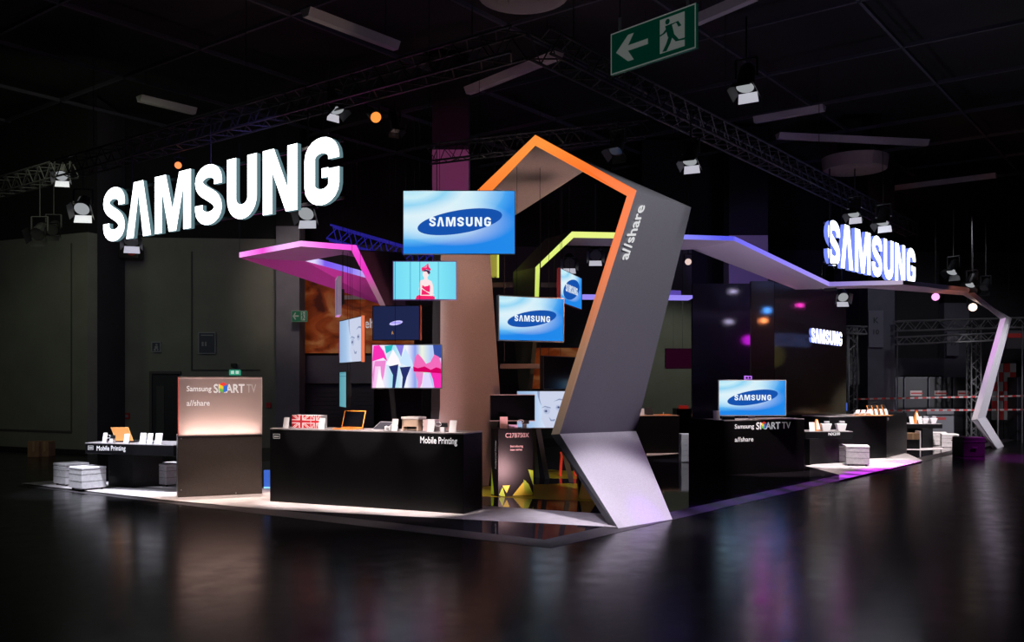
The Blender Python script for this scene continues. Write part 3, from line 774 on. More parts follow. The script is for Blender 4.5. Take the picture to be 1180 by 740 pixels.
def vent(px, py, z, r, l, k=1):
    p = pz(px, py, z); root = thing('ceiling_air_vent', l, 'vent', p)
    MB().tube(p, p+Z*.35, r*.95, VENT, r, n=32).build('housing', root)
    mb = MB()
    for q in (.8, .55, .3): 
        mb.tube(p-Z*(.12-q*.12), p-Z*.0, r*q, VENT, r*(q+.12), n=28)
    mb.build('diffuser_ring', root)
    MB().tube(p+Z*.35, (p.x, p.y, ZC+.4), r*.5, BLACKM, n=16).build('duct', root)
vent(985, 196, 8.0, .92, 'round cream ceiling air vent above the right letters')
vent(603, -4, 8.0, .75, 'round pale ceiling air vent at the very top of the photo')
EG = mat('exit_board_green', (.0, .10, .055), .5, emit=(.0, .12, .07), es=.10); EW = mat('exit_board_white', (.3, .34, .3), .5, emit=(.45, .5, .47), es=.16)
a, b = at(704, 87, 10.6), at(802, 67.5, 9.72)
hh = 47.5*10.6/F; b = Vector((b.x, b.y, a.z))
exit_board('exit_sign', 'large hanging green exit board with arrow and running figure', Frame(a, b-a), (b-a).length, hh, (EG, EW), ZC+.4)

# ================================================================== screens
def screen_bg():
    m = bpy.data.materials.new('blue_swirl_screen'); m.use_nodes = True; nt = m.node_tree; nt.nodes.clear()
    N = nt.nodes.new; L = nt.links.new
    o = N('ShaderNodeOutputMaterial'); e = N('ShaderNodeEmission'); uv = N('ShaderNodeUVMap'); sp = N('ShaderNodeSeparateXYZ')
    L(uv.outputs[0], sp.inputs[0])
    def M(op, a, b=None, c=None):
        n = N('ShaderNodeMath'); n.operation = op
        for i, x in enumerate((a, b, c)):
            if x is None: continue
            if isinstance(x, (int, float)): n.inputs[i].default_value = x
            else: L(x, n.inputs[i])
        return n.outputs[0]
    u, v = sp.outputs[0], sp.outputs[1]
    # distance from a point far above left gives the sweeping arcs
    du = M('SUBTRACT', u, .05); dv = M('SUBTRACT', v, 1.15)
    r = M('SQRT', M('ADD', M('MULTIPLY', du, du), M('MULTIPLY', M('MULTIPLY', dv, dv), .9)))
    ramp = N('ShaderNodeValToRGB'); L(r, ramp.inputs[0]); el = ramp.color_ramp.elements
    st = [(0, (.30, .72, .95)), (.25, (.62, .90, 1)), (.36, (.30, .70, .95)), (.52, (.72, .92, 1)), (.70, (.55, .85, 1)), (.86, (.25, .62, .97)), (.885, (.12, .50, .95)), (1.0, (.015, .25, .85))]
    while len(el) < len(st): el.new(.5)
    for x, (p, c) in zip(el, st): x.position = p; x.color = (*c, 1)
    # soft white light around the middle, deeper blue at the right
    cu = M('SUBTRACT', u, .45); cv = M('SUBTRACT', v, .5)
    g = M('MAXIMUM', M('SUBTRACT', 1.0, M('ADD', M('MULTIPLY', M('MULTIPLY', cu, cu), 3.2), M('MULTIPLY', M('MULTIPLY', cv, cv), 7.0))), 0.0)
    mx = N('ShaderNodeMix'); mx.data_type = 'RGBA'; L(M('MULTIPLY', g, .62), mx.inputs['Factor']); L(ramp.outputs[0], mx.inputs['A']); mx.inputs['B'].default_value = (.85, .95, 1, 1)
    mx2 = N('ShaderNodeMix'); mx2.data_type = 'RGBA'; L(M('MAXIMUM', M('MULTIPLY', M('SUBTRACT', u, .62), 1.6), 0.0), mx2.inputs['Factor']); L(mx.outputs['Result'], mx2.inputs['A']); mx2.inputs['B'].default_value = (.02, .28, .88, 1)
    L(mx2.outputs['Result'], e.inputs[0]); e.inputs[1].default_value = .95; L(e.outputs[0], o.inputs[0])
    return m
SBG = screen_bg()
ELL = glow('logo_ellipse_blue', (.008, .085, .42), 1.0); SW = glow('screen_white', (.85, .95, 1.0), 1.0)
def pic_logo(fr, w, h, root):
    mb = MB().face([fr.p(0, 0, .002), fr.p(w, 0, .002), fr.p(w, h, .002), fr.p(0, h, .002)], SBG, [(0, 0), (1, 0), (1, 1), (0, 1)]); mb.build('picture_area', root)
    mb = MB(); t = math.radians(9.5); pts = []
    for i in range(48):
        a = 2*math.pi*i/48; x, y = .386*w*math.cos(a), .105*w*math.sin(a)
        pts.append(fr.p(.507*w+x*math.cos(t)-y*math.sin(t), .51*h+x*math.sin(t)+y*math.cos(t), .004))
    mb.face(pts, ELL); samsung_flat(mb, fr, .232*w, .51*h-.042*w, .555*w, .084*w, .006, SW)
    mb.build('logo', root)
def pic_off(fr, w, h, root): pass
def poly(mb, fr, w, h, pts, m, d): mb.face([fr.p(x*w, y*h, d) for x, y in pts], m)
def circ(cx, cy, rx, ry, n=20, a0=0, a1=360): return [(cx+rx*math.cos(math.radians(a0+(a1-a0)*i/n)), cy+ry*math.sin(math.radians(a0+(a1-a0)*i/n))) for i in range(n if a1-a0 == 360 else n+1)]
def grad(name, stops, axis=0, s=1.0):
    m = bpy.data.materials.new(name); m.use_nodes = True; nt = m.node_tree; nt.nodes.clear(); N = nt.nodes.new; L = nt.links.new
    o = N('ShaderNodeOutputMaterial'); e = N('ShaderNodeEmission'); uv = N('ShaderNodeUVMap'); sp = N('ShaderNodeSeparateXYZ'); r = N('ShaderNodeValToRGB')
    L(uv.outputs[0], sp.inputs[0]); L(sp.outputs[axis], r.inputs[0]); el = r.color_ramp.elements
    while len(el) < len(stops): el.new(.5)
    for x, (p, c) in zip(el, stops): x.position = p; x.color = (*c, 1)
    L(r.outputs[0], e.inputs[0]); e.inputs[1].default_value = s; L(e.outputs[0], o.inputs[0]); return m
FACEBG = grad('face_picture_backdrop', [(0, (.30, .45, .68)), (.3, (.38, .55, .80)), (.55, (.62, .74, .92)), (1, (.5, .62, .9))])
FSK = glow('face_skin_light', (.62, .68, .86), .95); FSS = glow('face_skin_shade', (.30, .36, .56), .9); FDK = glow('face_dark', (.04, .05, .14), 1); FMD = glow('face_mid', (.50, .56, .76), .95)
def pic_face(fr, w, h, root):
    MB().face([fr.p(0, 0, .002), fr.p(w, 0, .002), fr.p(w, h, .002), fr.p(0, h, .002)], FACEBG, [(0, 0), (1, 0), (1, 1), (0, 1)]).build('picture_area', root)
    mb = MB()
    poly(mb, fr, w, h, [(.47, 1), (.46, .82), (.50, .62), (.52, .42), (.50, .25), (.56, .08), (.60, 0), (1, 0), (1, 1)], FSK, .003)
    poly(mb, fr, w, h, [(.42, 1), (.47, 1), (.47, .80), (.51, .60), (.47, .70), (.43, .86)], FSS, .004)
    poly(mb, fr, w, h, circ(.62, .46, .07, .09), FMD, .0045)
    poly(mb, fr, w, h, circ(.87, .55, .07, .08), FMD, .0045)
    poly(mb, fr, w, h, [(.50, .54), (.58, .60), (.70, .56), (.70, .53), (.58, .565)], FSS, .005)
    poly(mb, fr, w, h, [(.76, .72), (.88, .80), (.98, .78), (.98, .74), (.88, .76)], FSS, .005)
    poly(mb, fr, w, h, circ(.60, .455, .038, .038), FSS, .0055)
    poly(mb, fr, w, h, circ(.86, .56, .038, .035), FSS, .0055)
    poly(mb, fr, w, h, circ(.605, .455, .018, .026), FDK, .006); poly(mb, fr, w, h, circ(.865, .56, .018, .024), FDK, .006)
    poly(mb, fr, w, h, [(.66, .30), (.72, .22), (.80, .24), (.78, .18), (.70, .18)], FSS, .005)
    mb.build('face_picture', root)
CYB = grad('cyan_panelled_backdrop', [(0, (.18, .70, .90)), (.25, (.22, .78, .93)), (.27, (.10, .50, .68)), (.285, (.22, .78, .93)), (.70, (.25, .80, .93)), (.72, (.12, .52, .7)), (.735, (.22, .78, .93)), (1, (.16, .66, .85))])
PNK = glow('pink_dress', (.9, .02, .15), 1); SKN = glow('skin_picture', (1, .78, .80), 1); HAIRP = glow('hair_picture', (.08, .03, .10), 1); PK2 = glow('pink_highlight', (1, .25, .45), 1)
def pic_woman(fr, w, h, root):
    MB().face([fr.p(0, 0, .002), fr.p(w, 0, .002), fr.p(w, h, .002), fr.p(0, h, .002)], CYB, [(0, 0), (1, 0), (1, 1), (0, 1)]).build('picture_area', root)
    mb = MB(); P = lambda pts, m, d: poly(mb, fr, w, h, pts, m, d)
    P([(.35, 0), (.37, .09), (.43, .13), (.58, .12), (.66, .07), (.66, 0)], PNK, .004)                       # skirt
    P([(.42, .10), (.43, .28), (.41, .40), (.43, .50), (.49, .53), (.49, .62), (.54, .62), (.55, .53), (.61, .48), (.63, .38), (.64, .28), (.61, .22), (.65, .12), (.62, .09)], SKN, .0045)
    P([(.445, .12), (.455, .30), (.46, .38), (.50, .34), (.555, .36), (.585, .40), (.585, .28), (.575, .12)], PNK, .005)
    P([(.40, .25), (.43, .30), (.62, .10), (.655, .12), (.61, .17), (.52, .22), (.42, .36)], SKN, .0055)
    P([(.60, .44), (.635, .30), (.64, .18), (.59, .12), (.58, .15), (.61, .20), (.595, .32), (.57, .40)], SKN, .0055)
    P(circ(.515, .67, .048, .095), SKN, .0055)
    P([(.47, .74), (.50, .80), (.58, .76), (.59, .70), (.56, .66), (.53, .74)], HAIRP, .006)
    P([(.455, .74), (.45, .84), (.50, .88), (.555, .96), (.565, .86), (.60, .80), (.585, .76), (.52, .80)], PNK, .0065)
    P([(.47, .84), (.50, .86), (.545, .93), (.53, .84)], PK2, .007)
    mb.build('woman_picture', root)
SBG2 = grad('shoe_picture_backdrop', [(0, (.95, .45, .85)), (.15, (.95, .8, .98)), (.3, (.35, .75, .9)), (.5, (.9, .9, 1)), (.62, (.25, .35, .85)), (.72, (.85, .9, .75)), (.85, (.45, .6, .95)), (1, (.7, .6, .9))])
def pic_shoes(fr, w, h, root):
    MB().face([fr.p(0, 0, .002), fr.p(w, 0, .002), fr.p(w, h, .002), fr.p(0, h, .002)], SBG2, [(0, 0), (1, 0), (1, 1), (0, 1)]).build('picture_area', root)
    mb = MB(); P = lambda pts, m, d: poly(mb, fr, w, h, pts, m, d)
    c = lambda n, col: glow(n, col, 1.0)
    mag, teal, dk, wht, cr, pu, vi = c('shoe_magenta', (.95, .03, .45)), c('shoe_teal', (.02, .45, .5)), c('shoe_navy', (.02, .03, .15)), c('shoe_white', (1, .95, 1)), c('shoe_crimson', (.65, .0, .12)), c('shoe_pink', (.85, .25, .65)), c('shoe_violet', (.25, .2, .75))
    P([(0, .62), (.02, .98), (.10, 1), (.17, .85), (.22, .62), (.16, .70), (.08, .66)], mag, .004)
    P([(0, .3), (.04, .62), (.20, .64), (.17, .3), (.14, .1), (.12, .5), (.04, .5), (.02, .1)], pu, .0045)
    P([(.05, 0), (.10, .45), (.18, .0)], wht, .005)
    P([(.18, .98), (.20, .80), (.28, .88), (.30, 1)], teal, .005)
    P([(.20, .55), (.30, .90), (.38, .70), (.42, .52), (.36, .50), (.28, .50)], wht, .0045)
    P([(.24, .50), (.38, .55), (.36, .30), (.33, 0), (.29, 0), (.30, .30)], dk, .005)
    P([(.40, .60), (.48, .92), (.58, .62), (.60, .45), (.50, .50)], c('shoe_sky', (.6, .8, 1)), .0045)
    P([(.40, .48), (.56, .50), (.50, .25), (.46, 0), (.43, 0), (.44, .25)], dk, .005)
    P([(.34, 1), (.42, .72), (.46, 1)], vi, .004); P([(.88, 1), (.90, .7), (1, .7), (1, 1)], c('shoe_dark_blue', (.04, .08, .35)), .004)
    P([(.60, .5), (.62, .72), (.66, .80), (.72, .70), (.78, .56), (.84, .60), (.90, .78), (.97, .72), (1, .55), (1, .38), (.60, .42)], c('shoe_rose', (.9, .15, .5)), .005)
    P([(.59, .50), (.66, .46), (.76, .50), (.85, .42), (.93, .48), (1, .44), (1, .34), (.60, .38)], cr, .0055)
    P([(.61, .38), (.74, .36), (.72, .10), (.69, 0), (.66, 0), (.66, .15)], pu, .005)
    P([(.84, .36), (1, .34), (1, 0), (.90, 0), (.88, .2)], mag, .005)
    P([(.74, .30), (.82, .34), (.88, .0), (.72, .0)], c('shoe_lilac', (.75, .7, 1)), .0045)
    mb.build('shoe_picture', root)
NAVS = grad('navy_screen', [(0, (.012, .018, .065)), (1, (.014, .02, .075))])
def pic_dim(fr, w, h, root):
    MB().face([fr.p(0, 0, .002), fr.p(w, 0, .002), fr.p(w, h, .002), fr.p(0, h, .002)], NAVS, [(0, 0), (1, 0), (1, 1), (0, 1)]).build('picture_area', root)
    mb = MB(); t = math.radians(10)
    mb.face([fr.p(.5*w+.145*w*math.cos(a)*math.cos(t)-.045*w*math.sin(a)*math.sin(t), .5*h+.145*w*math.cos(a)*math.sin(t)+.045*w*math.sin(a)*math.cos(t), .004) for a in [i*math.pi/16 for i in range(32)]], glow('oval_logo_white', (.55, .5, 1), 1.1))
    samsung_flat(mb, fr, .40*w, .485*h, .2*w, .03*w, .006, glow('oval_logo_blue', (.2, .15, .9), 1))
    poly(mb, fr, w, h, [(.40, .20), (.42, .27), (.44, .20), (.45, .15), (.43, .18), (.41, .15)], glow('tiny_gold', (.5, .25, .1), .8), .004)
    mb.build('logo', root)
CYD = grad('pale_cyan_screen', [(0, (.10, .35, .42)), (1, (.16, .42, .50))])
def pic_cyan(fr, w, h, root):
    MB().face([fr.p(0, 0, .002), fr.p(w, 0, .002), fr.p(w, h, .002), fr.p(0, h, .002)], CYD, [(0, 0), (1, 0), (1, 1), (0, 1)]).build('picture_area', root)
    mb = MB()
    for v in (.88, .97): poly(mb, fr, w, h, [(0, v), (1, v), (1, v+.01), (0, v+.01)], glow('cyan_line', (.02, .1, .2), 1), .004)
    mb.build('screen_lines', root)
def tv(label, left, right, pic, Y, Y1=None, frame=BLACKM, hang=6.2, off=GLASSB, bez=.012, name='hanging_screen', side=None):
    x0, t0, b0 = left; x1, t1, b1 = right
    Y1 = Y1 or Y*(b0-t0)/(b1-t1)
    BL, TL = at(x0, b0, Y), at(x0, t0, Y); BR, TR = at(x1, b1, Y1), at(x1, t1, Y1)
    z0 = (BL.z+BR.z)/2; hgt = ((TL.z-BL.z)+(TR.z-BR.z))/2
    BL.z = BR.z = z0
    fr = Frame(BL, BR-BL); W = (BR-BL).length
    root = thing(name, label, 'screen', BL)
    pan = MB().box(fr.p(0, 0, 0), fr.x*W, -fr.n*(.05 if W > .5 else .02), Z*hgt, off).build('panel', root)
    mb = MB(); t = bez
    for a, b, c, d in ((-t, -t, W+2*t, t), (-t, hgt, W+2*t, t), (-t, 0, t, hgt), (W, 0, t, hgt)): mb.box(fr.p(a, b, .012), fr.x*c, -fr.n*(.07 if W > .5 else .03), Z*d, frame)
    mb.build('bezel', root)
    if side:
        MB().box(fr.p(W+t, -t, .012), fr.x*.022, -fr.n*.05, Z*(hgt+2*t), side).build('painted_lit_side', root)  # coloured light on the screen's side put in as emission
    pic(fr, W, hgt, pan)
    if hang:
        mb = MB().box(fr.p(W*.3, hgt*.3, -.12), fr.x*W*.4, fr.n*.07, Z*hgt*.4, BLACKM); mb.build('mounting_bracket', root)
        for f in (.32, .68):
            a = fr.p(W*f, hgt*.6, -.1); MB().tube(a, (a.x, a.y, hang), .0035, BULK_SHADE, n=5).build('suspension_cable', root)
    return root, fr, W, hgt
tv('large bright blue SAMSUNG logo screen hanging in front of the arch', (465, 220, 292.5), (593, 220.5, 292.5), pic_logo, 12.9, 12.9, SW if False else mat('bezel_grey', (.05, .06, .08), .4), bez=.006)
tv('cyan screen showing a woman in a pink dress and hat', (453.5, 302, 345), (525.5, 301.5, 345), pic_woman, 14.6, 14.6, mat('bezel_violet', (.2, .12, .3), .4, emit=(.2, .1, .4), es=.3))
tv('dark navy screen with a small glowing oval logo', (430, 354, 392), (483, 352, 391), pic_dim, 15.2, 15.1, BLACKM, side=mat('red_painted_lit_edge', (.3, .06, .04), .5, emit=(.6, .1, .05), es=.25))
tv('bright screen showing colourful high-heeled shoes', (429, 398.5, 447), (508.5, 397, 447), pic_shoes, 14.2, 14.2, mat('bezel_silver', (.3, .3, .33), .35, .5), bez=.015)
tv('angled screen showing part of a pale face, left of the shoe screen', (391.5, 371.5, 418.5), (417, 364, 416), pic_face, 16.2, 14.9, mat('bezel_dark', (.03, .03, .03), .4), side=mat('orange_painted_lit_edge', (.8, .25, .15), .5, emit=(1, .22, .1), es=.8))
tv('narrow screen seen almost edge-on below the canopy', (387, 321.5, 363.5), (389.5, 321, 363), pic_off, 16.4, 15.8, mat('bezel_lilac', (.5, .42, .55), .4, emit=(.5, .4, .6), es=.25), off=mat('edge_screen', (.25, .22, .3), .4, emit=(.3, .25, .4), es=.3), hang=6.2)
tv('narrow angled pale cyan screen low behind the laptop', (391.5, 430, 468), (399.5, 428, 470), pic_cyan, 16.6, 15.9, BLACKM)
tv('medium blue SAMSUNG logo screen in front of the yellow-edged arch', (575, 341, 391.5), (649, 345, 393.5), pic_logo, 13.6, 14.1, mat('bezel_grey2', (.12, .10, .09), .4), bez=.014)
tv('small angled blue SAMSUNG logo screen beside the orange-edged leg', (645.5, 312, 350.5), (670, 319, 354.5), pic_logo, 15.8, 17.4, mat('bezel_red', (.2, .03, .04), .4), bez=.008)
tv('switched-off black screen hanging in front of the orange banner', (626, 410, 447), (663, 413, 449), pic_off, 15.5, 16.5, BLACKM)
tv('screen showing a large pale face behind the black pedestal monitor', (596, 451, 493), (651, 451, 493), pic_face, 15.9, 15.9, mat('bezel_grey3', (.1, .1, .12), .4), bez=.01, hang=None, name='display_screen')
p = at(622, 493, 16.0); root = thing('screen_stand', 'leaning grey metal stand legs beneath the pale face screen', 'stand', gr(626, 553, PT))
LEGM = mat('stand_grey', (.16, .17, .17), .5, .2)
a, b = gr(628, 552, PT), gr(656, 556, PT)
MB().box(a, Vector((.09, 0, 0)), Vector((0, .06, 0)), at(617, 492, 16.05)-a, LEGM).build('leg', root)
MB().box(b, Vector((.09, 0, 0)), Vector((0, .06, 0)), at(640, 492, 16.05)-b, mat('stand_painted_orange_light', (.3, .2, .17), .5, .2)).build('leg', root)  # second leg: orange light put into its metal colour
MB().box(at(612, 494, 16.0), Vector((.55, 0, 0)), Vector((0, .1, 0)), Z*.04, LEGM).build('crossbar', root)
tv('dark screen with magenta reflections on back wall beside the arch leg', (767, 402, 424.5), (797, 402, 424.5), pic_off, 25, 25, BLACKM, off=mat('screen_painted_reflection', (.02, .004, .015), .2, emit=(.12, .01, .06), es=.12), hang=6.2)  # magenta reflections put into the screen as faint emission
# metal crossbars that carry the middle screens
BAR = mat('bar_warm_metal', (.22, .17, .15), .5, .2)
for (x0, x1, y, Y, l) in ((562, 648, 331, 17.6, 'dim metal crossbar behind the small angled logo screen'), (576, 628, 425, 16.6, 'dim metal crossbar below the medium logo screen'),):
    a = at(x0, y, Y); w_ = (x1-x0)*Y/F
    root = thing('metal_crossbar', l, 'bar', a)
    MB().box(a, Vector((w_, 0, 0)), Vector((0, .08, 0)), Z*.09, BAR).build('bar', root, bevel=.006)
    for f in (.1, .9): MB().tube(a+Vector((w_*f, .04, .09)), (a.x+w_*f, a.y+.04, 6.3), .009, BLACKM, n=5).build('suspension_cable', root)
# leaning red-brown brace
a = gr(560, 556, PT)
# black equipment tower behind the left screens
a = at(486, 505, 17.5); a.z = PT
root = thing('equipment_tower', 'tall black tower standing behind the cluster of left screens', 'tower', a)
DKT = mat('tower_black', (.010, .009, .014), .6)
MB().box(a, Vector((.36, 0, 0)), Vector((0, .5, 0)), Z*3.4, DKT).build('casing', root, bevel=.01)
MB().box(a+Vector((-.02, -.02, 0)), Vector((.40, 0, 0)), Vector((0, .54, 0)), Z*.08, BLACKM).build('base', root)
a = at(458, 505, 17.8); a.z = PT
root = thing('metal_post', 'leaning grey metal post behind the orange laptop', 'post', a)
MB().box(a, Vector((.09, 0, 0)), Vector((0, .09, 0)), Vector((-.25, 0, 2.6)), LEGM).build('shaft', root)
MB().box(a-Vector((.1, .1, 0)), Vector((.3, 0, 0)), Vector((0, .3, 0)), Z*.02, LEGM).build('base_plate', root)

# ================================================================== counters
def counter_pts(fl, fr_, depth):
    d = (fr_-fl); d.z = 0; n = Vector((-d.y, d.x, 0)).normalized()
    return fl, fr_, fr_+n*depth, fl+n*depth, n
def counter(name, label, FLp, FRp, depth, hgt, top=.02, m=BLACK, topm=None, over=.0):
    P = counter_pts(FLp, FRp, depth); n = P[4]
    root = thing(name, label, 'counter', FLp)
    b = [Vector((p.x, p.y, PT)) for p in P[:4]]
    MB().hexa(b, [p+Z*(hgt-PT-top) for p in b], m).build('body', root, bevel=.006)
    t = [p+Z*(hgt-PT-top) for p in b]
    MB().hexa(t, [p+Z*top for p in t], topm or m).build('countertop', root, bevel=.005)
    return root, Frame(Vector((FLp.x, FLp.y, PT)), FRp-FLp), (Vector((FRp.x-FLp.x, FRp.y-FLp.y, 0))).length, n
TOPW = mat('countertop_satin', (.30, .28, .29), .35)
nFL, nFR = gr(311, 578, PT), gr(534, 592.5, PT)
near, frN, WN, nN = counter('display_counter', 'long black Mobile Printing counter with laptop and flag box', nFL, nFR, .62, 1.175, topm=TOPW)
text('Mobile Printing', frN, (on_line(484.5, nFL, nFR)-nFL).length, .985, .135, TXT, near, bold=.012, wfit=(on_line(527, nFL, nFR)-on_line(484.5, nFL, nFR)).length)
def badge(fr, u, v, w_, h_, parent):
    mb = MB(); t = h_*.12
    for a, b, c, d in ((0, 0, w_, t), (0, h_-t, w_, t), (0, t, t, h_-2*t), (w_-t, t, t, h_-2*t)): mb.face([fr.p(u+a, v+b, .009), fr.p(u+a+c, v+b, .009), fr.p(u+a+c, v+b+d, .009), fr.p(u+a, v+b+d, .009)], TXTG)
    mb.face([fr.p(u+w_*.15, v+h_*.35, .009), fr.p(u+w_*.85, v+h_*.35, .009), fr.p(u+w_*.85, v+h_*.62, .009), fr.p(u+w_*.15, v+h_*.62, .009)], TXTG)
    mb.build('badge', parent)
badge(frN, .07, .985, .13, .075, near)

# frosted glass counter
BRN = mat('counter_bronze_metal', (.13, .11, .10), .38, .55, bump=(40, .04))
sFL, sFR = gr(205, 573.5, PT), gr(302, 569, PT)
smart, frS, WS, nS = counter('display_counter', 'bronze grey SMART TV counter with tall frosted glass panel', sFL, sFR, .42, 1.03, m=BRN, topm=TOPW)
def frosted():
    m = bpy.data.materials.new('frosted_glass'); m.use_nodes = True; nt = m.node_tree; nt.nodes.clear(); N = nt.nodes.new; L = nt.links.new
    o = N('ShaderNodeOutputMaterial'); tr = N('ShaderNodeBsdfTransparent'); tl = N('ShaderNodeBsdfTranslucent'); df = N('ShaderNodeBsdfDiffuse'); gl = N('ShaderNodeBsdfGlossy')
    tr.inputs[0].default_value = (.75, .68, .68, 1); tl.inputs[0].default_value = (.8, .68, .66, 1); df.inputs[0].default_value = (.45, .38, .38, 1); gl.inputs['Roughness'].default_value = .25
    a = N('ShaderNodeMixShader'); a.inputs[0].default_value = .5; L(tl.outputs[0], a.inputs[1]); L(df.outputs[0], a.inputs[2])
    b = N('ShaderNodeMixShader'); b.inputs[0].default_value = .22; L(a.outputs[0], b.inputs[1]); L(tr.outputs[0], b.inputs[2])
    c = N('ShaderNodeMixShader'); c.inputs[0].default_value = .08; L(b.outputs[0], c.inputs[1]); L(gl.outputs[0], c.inputs[2])
    L(c.outputs[0], o.inputs[0]); return m
FG = frosted()
zt = 1.945
lab(MB().box(frS.p(0, 1.0, .012), frS.x*WS, -frS.n*.012, Z*(zt-1.0), FG).build('glass_panel', smart), 'tall frosted glass panel')
mb = MB(); RIM = mat('glass_rim', (.6, .5, .5), .3, emit=(.7, .5, .5), es=.12)
mb.box(frS.p(0, zt-PT, .014), frS.x*WS, -frS.n*.016, Z*.012, RIM); mb.box(frS.p(0, 1.0, .014), frS.x*.01, -frS.n*.016, Z*(zt-1.0), mat('rim_red', (.6, .1, .08), .4, emit=(.6, .1, .07), es=.4)); mb.box(frS.p(WS-.012, 1.0, .014), frS.x*.012, -frS.n*.016, Z*(zt-1.0), RIM)
mb.build('glass_rim', smart)
text('Samsung', frS, .10*WS, 1.715, .125, TXT, smart, bold=.012, d=.016, wfit=.29*WS)
text('SMART', frS, .415*WS, 1.69, .20, TXT, smart, bold=.02, d=.016, wfit=.37*WS)
text('TV', frS, .81*WS, 1.69, .20, TXTG, smart, bold=0, d=.016, wfit=.115*WS)
text('a//share', frS, .10*WS, 1.48, .13, TXT, smart, 'allshare_lettering', bold=.015, d=.016, wfit=.27*WS)
def cube_logo(fr, u, v, s, parent, d=.018):
    mb = MB(); cols = [('cube_red', (.8, .05, .04)), ('cube_yellow', (.8, .6, .03)), ('cube_green', (.15, .5, .08)), ('cube_blue', (.03, .15, .6))]
    q = [[(-.5, .45), (0, .7), (.5, .45), (0, .2)], [(-.5, .45), (0, .2), (0, -.2), (-.5, 0)], [(-.5, 0), (0, -.2), (0, -.6), (-.5, -.4)], [(0, .2), (.5, .45), (.5, -.4), (0, -.6)]]
    for (nm, c), pts in zip(cols, q): mb.face([fr.p(u+a*s, v+b*s, d) for a, b in pts], mat(nm, c, .5, emit=c, es=.5))
    mb.build('cube_logo', parent)
cube_logo(frS, .53*WS, 1.77, .13, smart)
mb = MB()
for u, v in ((.05, .95), (.05, .12), (WS-.42, .03)): mb.tube(frS.p(u, v, .0), frS.p(u, v, .006), .012, SILVER, n=8)
mb.build('screw_head', smart)
# small white cards standing behind the glass
def easel_card(label, base, ang, w_=.10, h_=.16, group=None, m=PAPER):
    d = Vector((math.cos(ang), math.sin(ang), 0)); n = Vector((-d.y, d.x, 0))
    root = thing('display_card', label, 'card', base, group)
    lean = n*h_*.22
    MB().box(base-d*w_/2, d*w_, n*.006, Z*h_+lean, m).build('face', root)
    MB().box(base-d*w_*.2+n*(h_*.5), d*w_*.4, n*.004, Z*h_*.85-n*h_*.28, m).build('strut', root)
    return root

angN = math.atan2(frN.x.y, frN.x.x)
def ctop(px, back=.2, fr=None, FLp=None, FRp=None, z=1.175):
    o = fr.n*-back
    p = on_line(px, FLp+o, FRp+o); return Vector((p.x, p.y, z))
cn = lambda px, back=.2: ctop(px, back, frN, nFL, nFR, 1.175)
gN = 'white price cards on the near counter'
easel_card('white card at left end of near counter before the flag box', cn(329, .12), angN+.05, .10, .165, gN)
easel_card('white card standing in front of the right half of the flag box', cn(370, .10), angN, .11, .165, gN)
easel_card('white card between the tilted tablet and the printer', cn(454, .10), angN-.1, .11, .175, gN)
easel_card('white card leaning on the right side of the printer', cn(496, .14), angN+.1, .11, .175, gN)
easel_card('last white card at right end of near counter', cn(521, .10), angN-.05, .115, .17, gN)
# union flag box
fb = cn(336.5, .30); root = thing('flag_box', 'box printed with the British union flag on near counter', 'box', fb)
ff = Frame(fb, frN.x); WF, HF = .54, .20
MB().box(ff.p(0, 0), ff.x*WF, -ff.n*.18, Z*HF, PAPER).build('carton', root)
FR_, FB_, FW_ = mat('flag_red', (.6, .02, .03), .5), mat('flag_navy', (.02, .03, .12), .5), mat('flag_white', (.85, .8, .8), .5)
FDR = mat('flag_dim_red', (.42, .015, .02), .5)
mb = MB(); fp = lambda pts, m, d: mb.face([ff.p(a*WF, b*HF, d) for a, b in pts], m)
def flag(u0, u1, base):
    Q = lambda pts, m, d: fp([(u0+a*(u1-u0), b) for a, b in pts], m, d)
    Q([(0, 0), (1, 0), (1, 1), (0, 1)], base, .002)
    for s1 in ((0, 0, 1, 1), (0, 1, 1, 0)):
        x0, y0, x1, y1 = s1
        Q([(x0, y0-.0), (x0+.16, y0), (x1, y1), (x1-.16, y1)] if y0 == 0 else [(x0, y0), (x0+.16, y0), (x1, y1), (x1-.16, y1)], FW_, .003)
        Q([(x0+.05, y0), (x0+.10, y0), (x1-.05, y1), (x1-.10, y1)], FR_, .004)
    Q([(0, .34), (1, .34), (1, .66), (0, .66)], FW_, .005); Q([(.38, 0), (.62, 0), (.62, 1), (.38, 1)], FW_, .005)
    Q([(0, .41), (1, .41), (1, .59), (0, .59)], FR_, .006); Q([(.44, 0), (.56, 0), (.56, 1), (.44, 1)], FR_, .006)
flag(0, .66, FR_); flag(.68, 1.0, FR_)
mb.build('flag_print', root)
# orange laptop
def laptop(label, base, ang, w_=.40, dpt=.27, body=ORANGE, back=False):
    d = Vector((math.cos(ang), math.sin(ang), 0)); n = Vector((-d.y, d.x, 0))
    root = thing('laptop', label, 'laptop', base)
    kb = MB().box(base, d*w_, n*dpt, Z*.02, body); kb = kb.build('keyboard_base', root, bevel=.004)
    MB().box(base+d*.03+n*.05+Z*.0205, d*(w_-.06), n*.12, Z*.002, BLACKM).build('keys', kb)
    hb = base+n*dpt+Z*.02; up_ = Z*.26+n*.09
    lid = MB().box(hb, d*w_, n*.012, up_, body).build('lid', root, bevel=.004)
    e = -n*.002
    MB().hexa([hb+d*.015+up_*.05+e, hb+d*(w_-.015)+up_*.05+e, hb+d*(w_-.015)+up_*.95+e, hb+d*.015+up_*.95+e], [q+e*.5 for q in (hb+d*.015+up_*.05+e, hb+d*(w_-.015)+up_*.05+e, hb+d*(w_-.015)+up_*.95+e, hb+d*.015+up_*.95+e)], GLASSB).build('screen', lid)
    return root
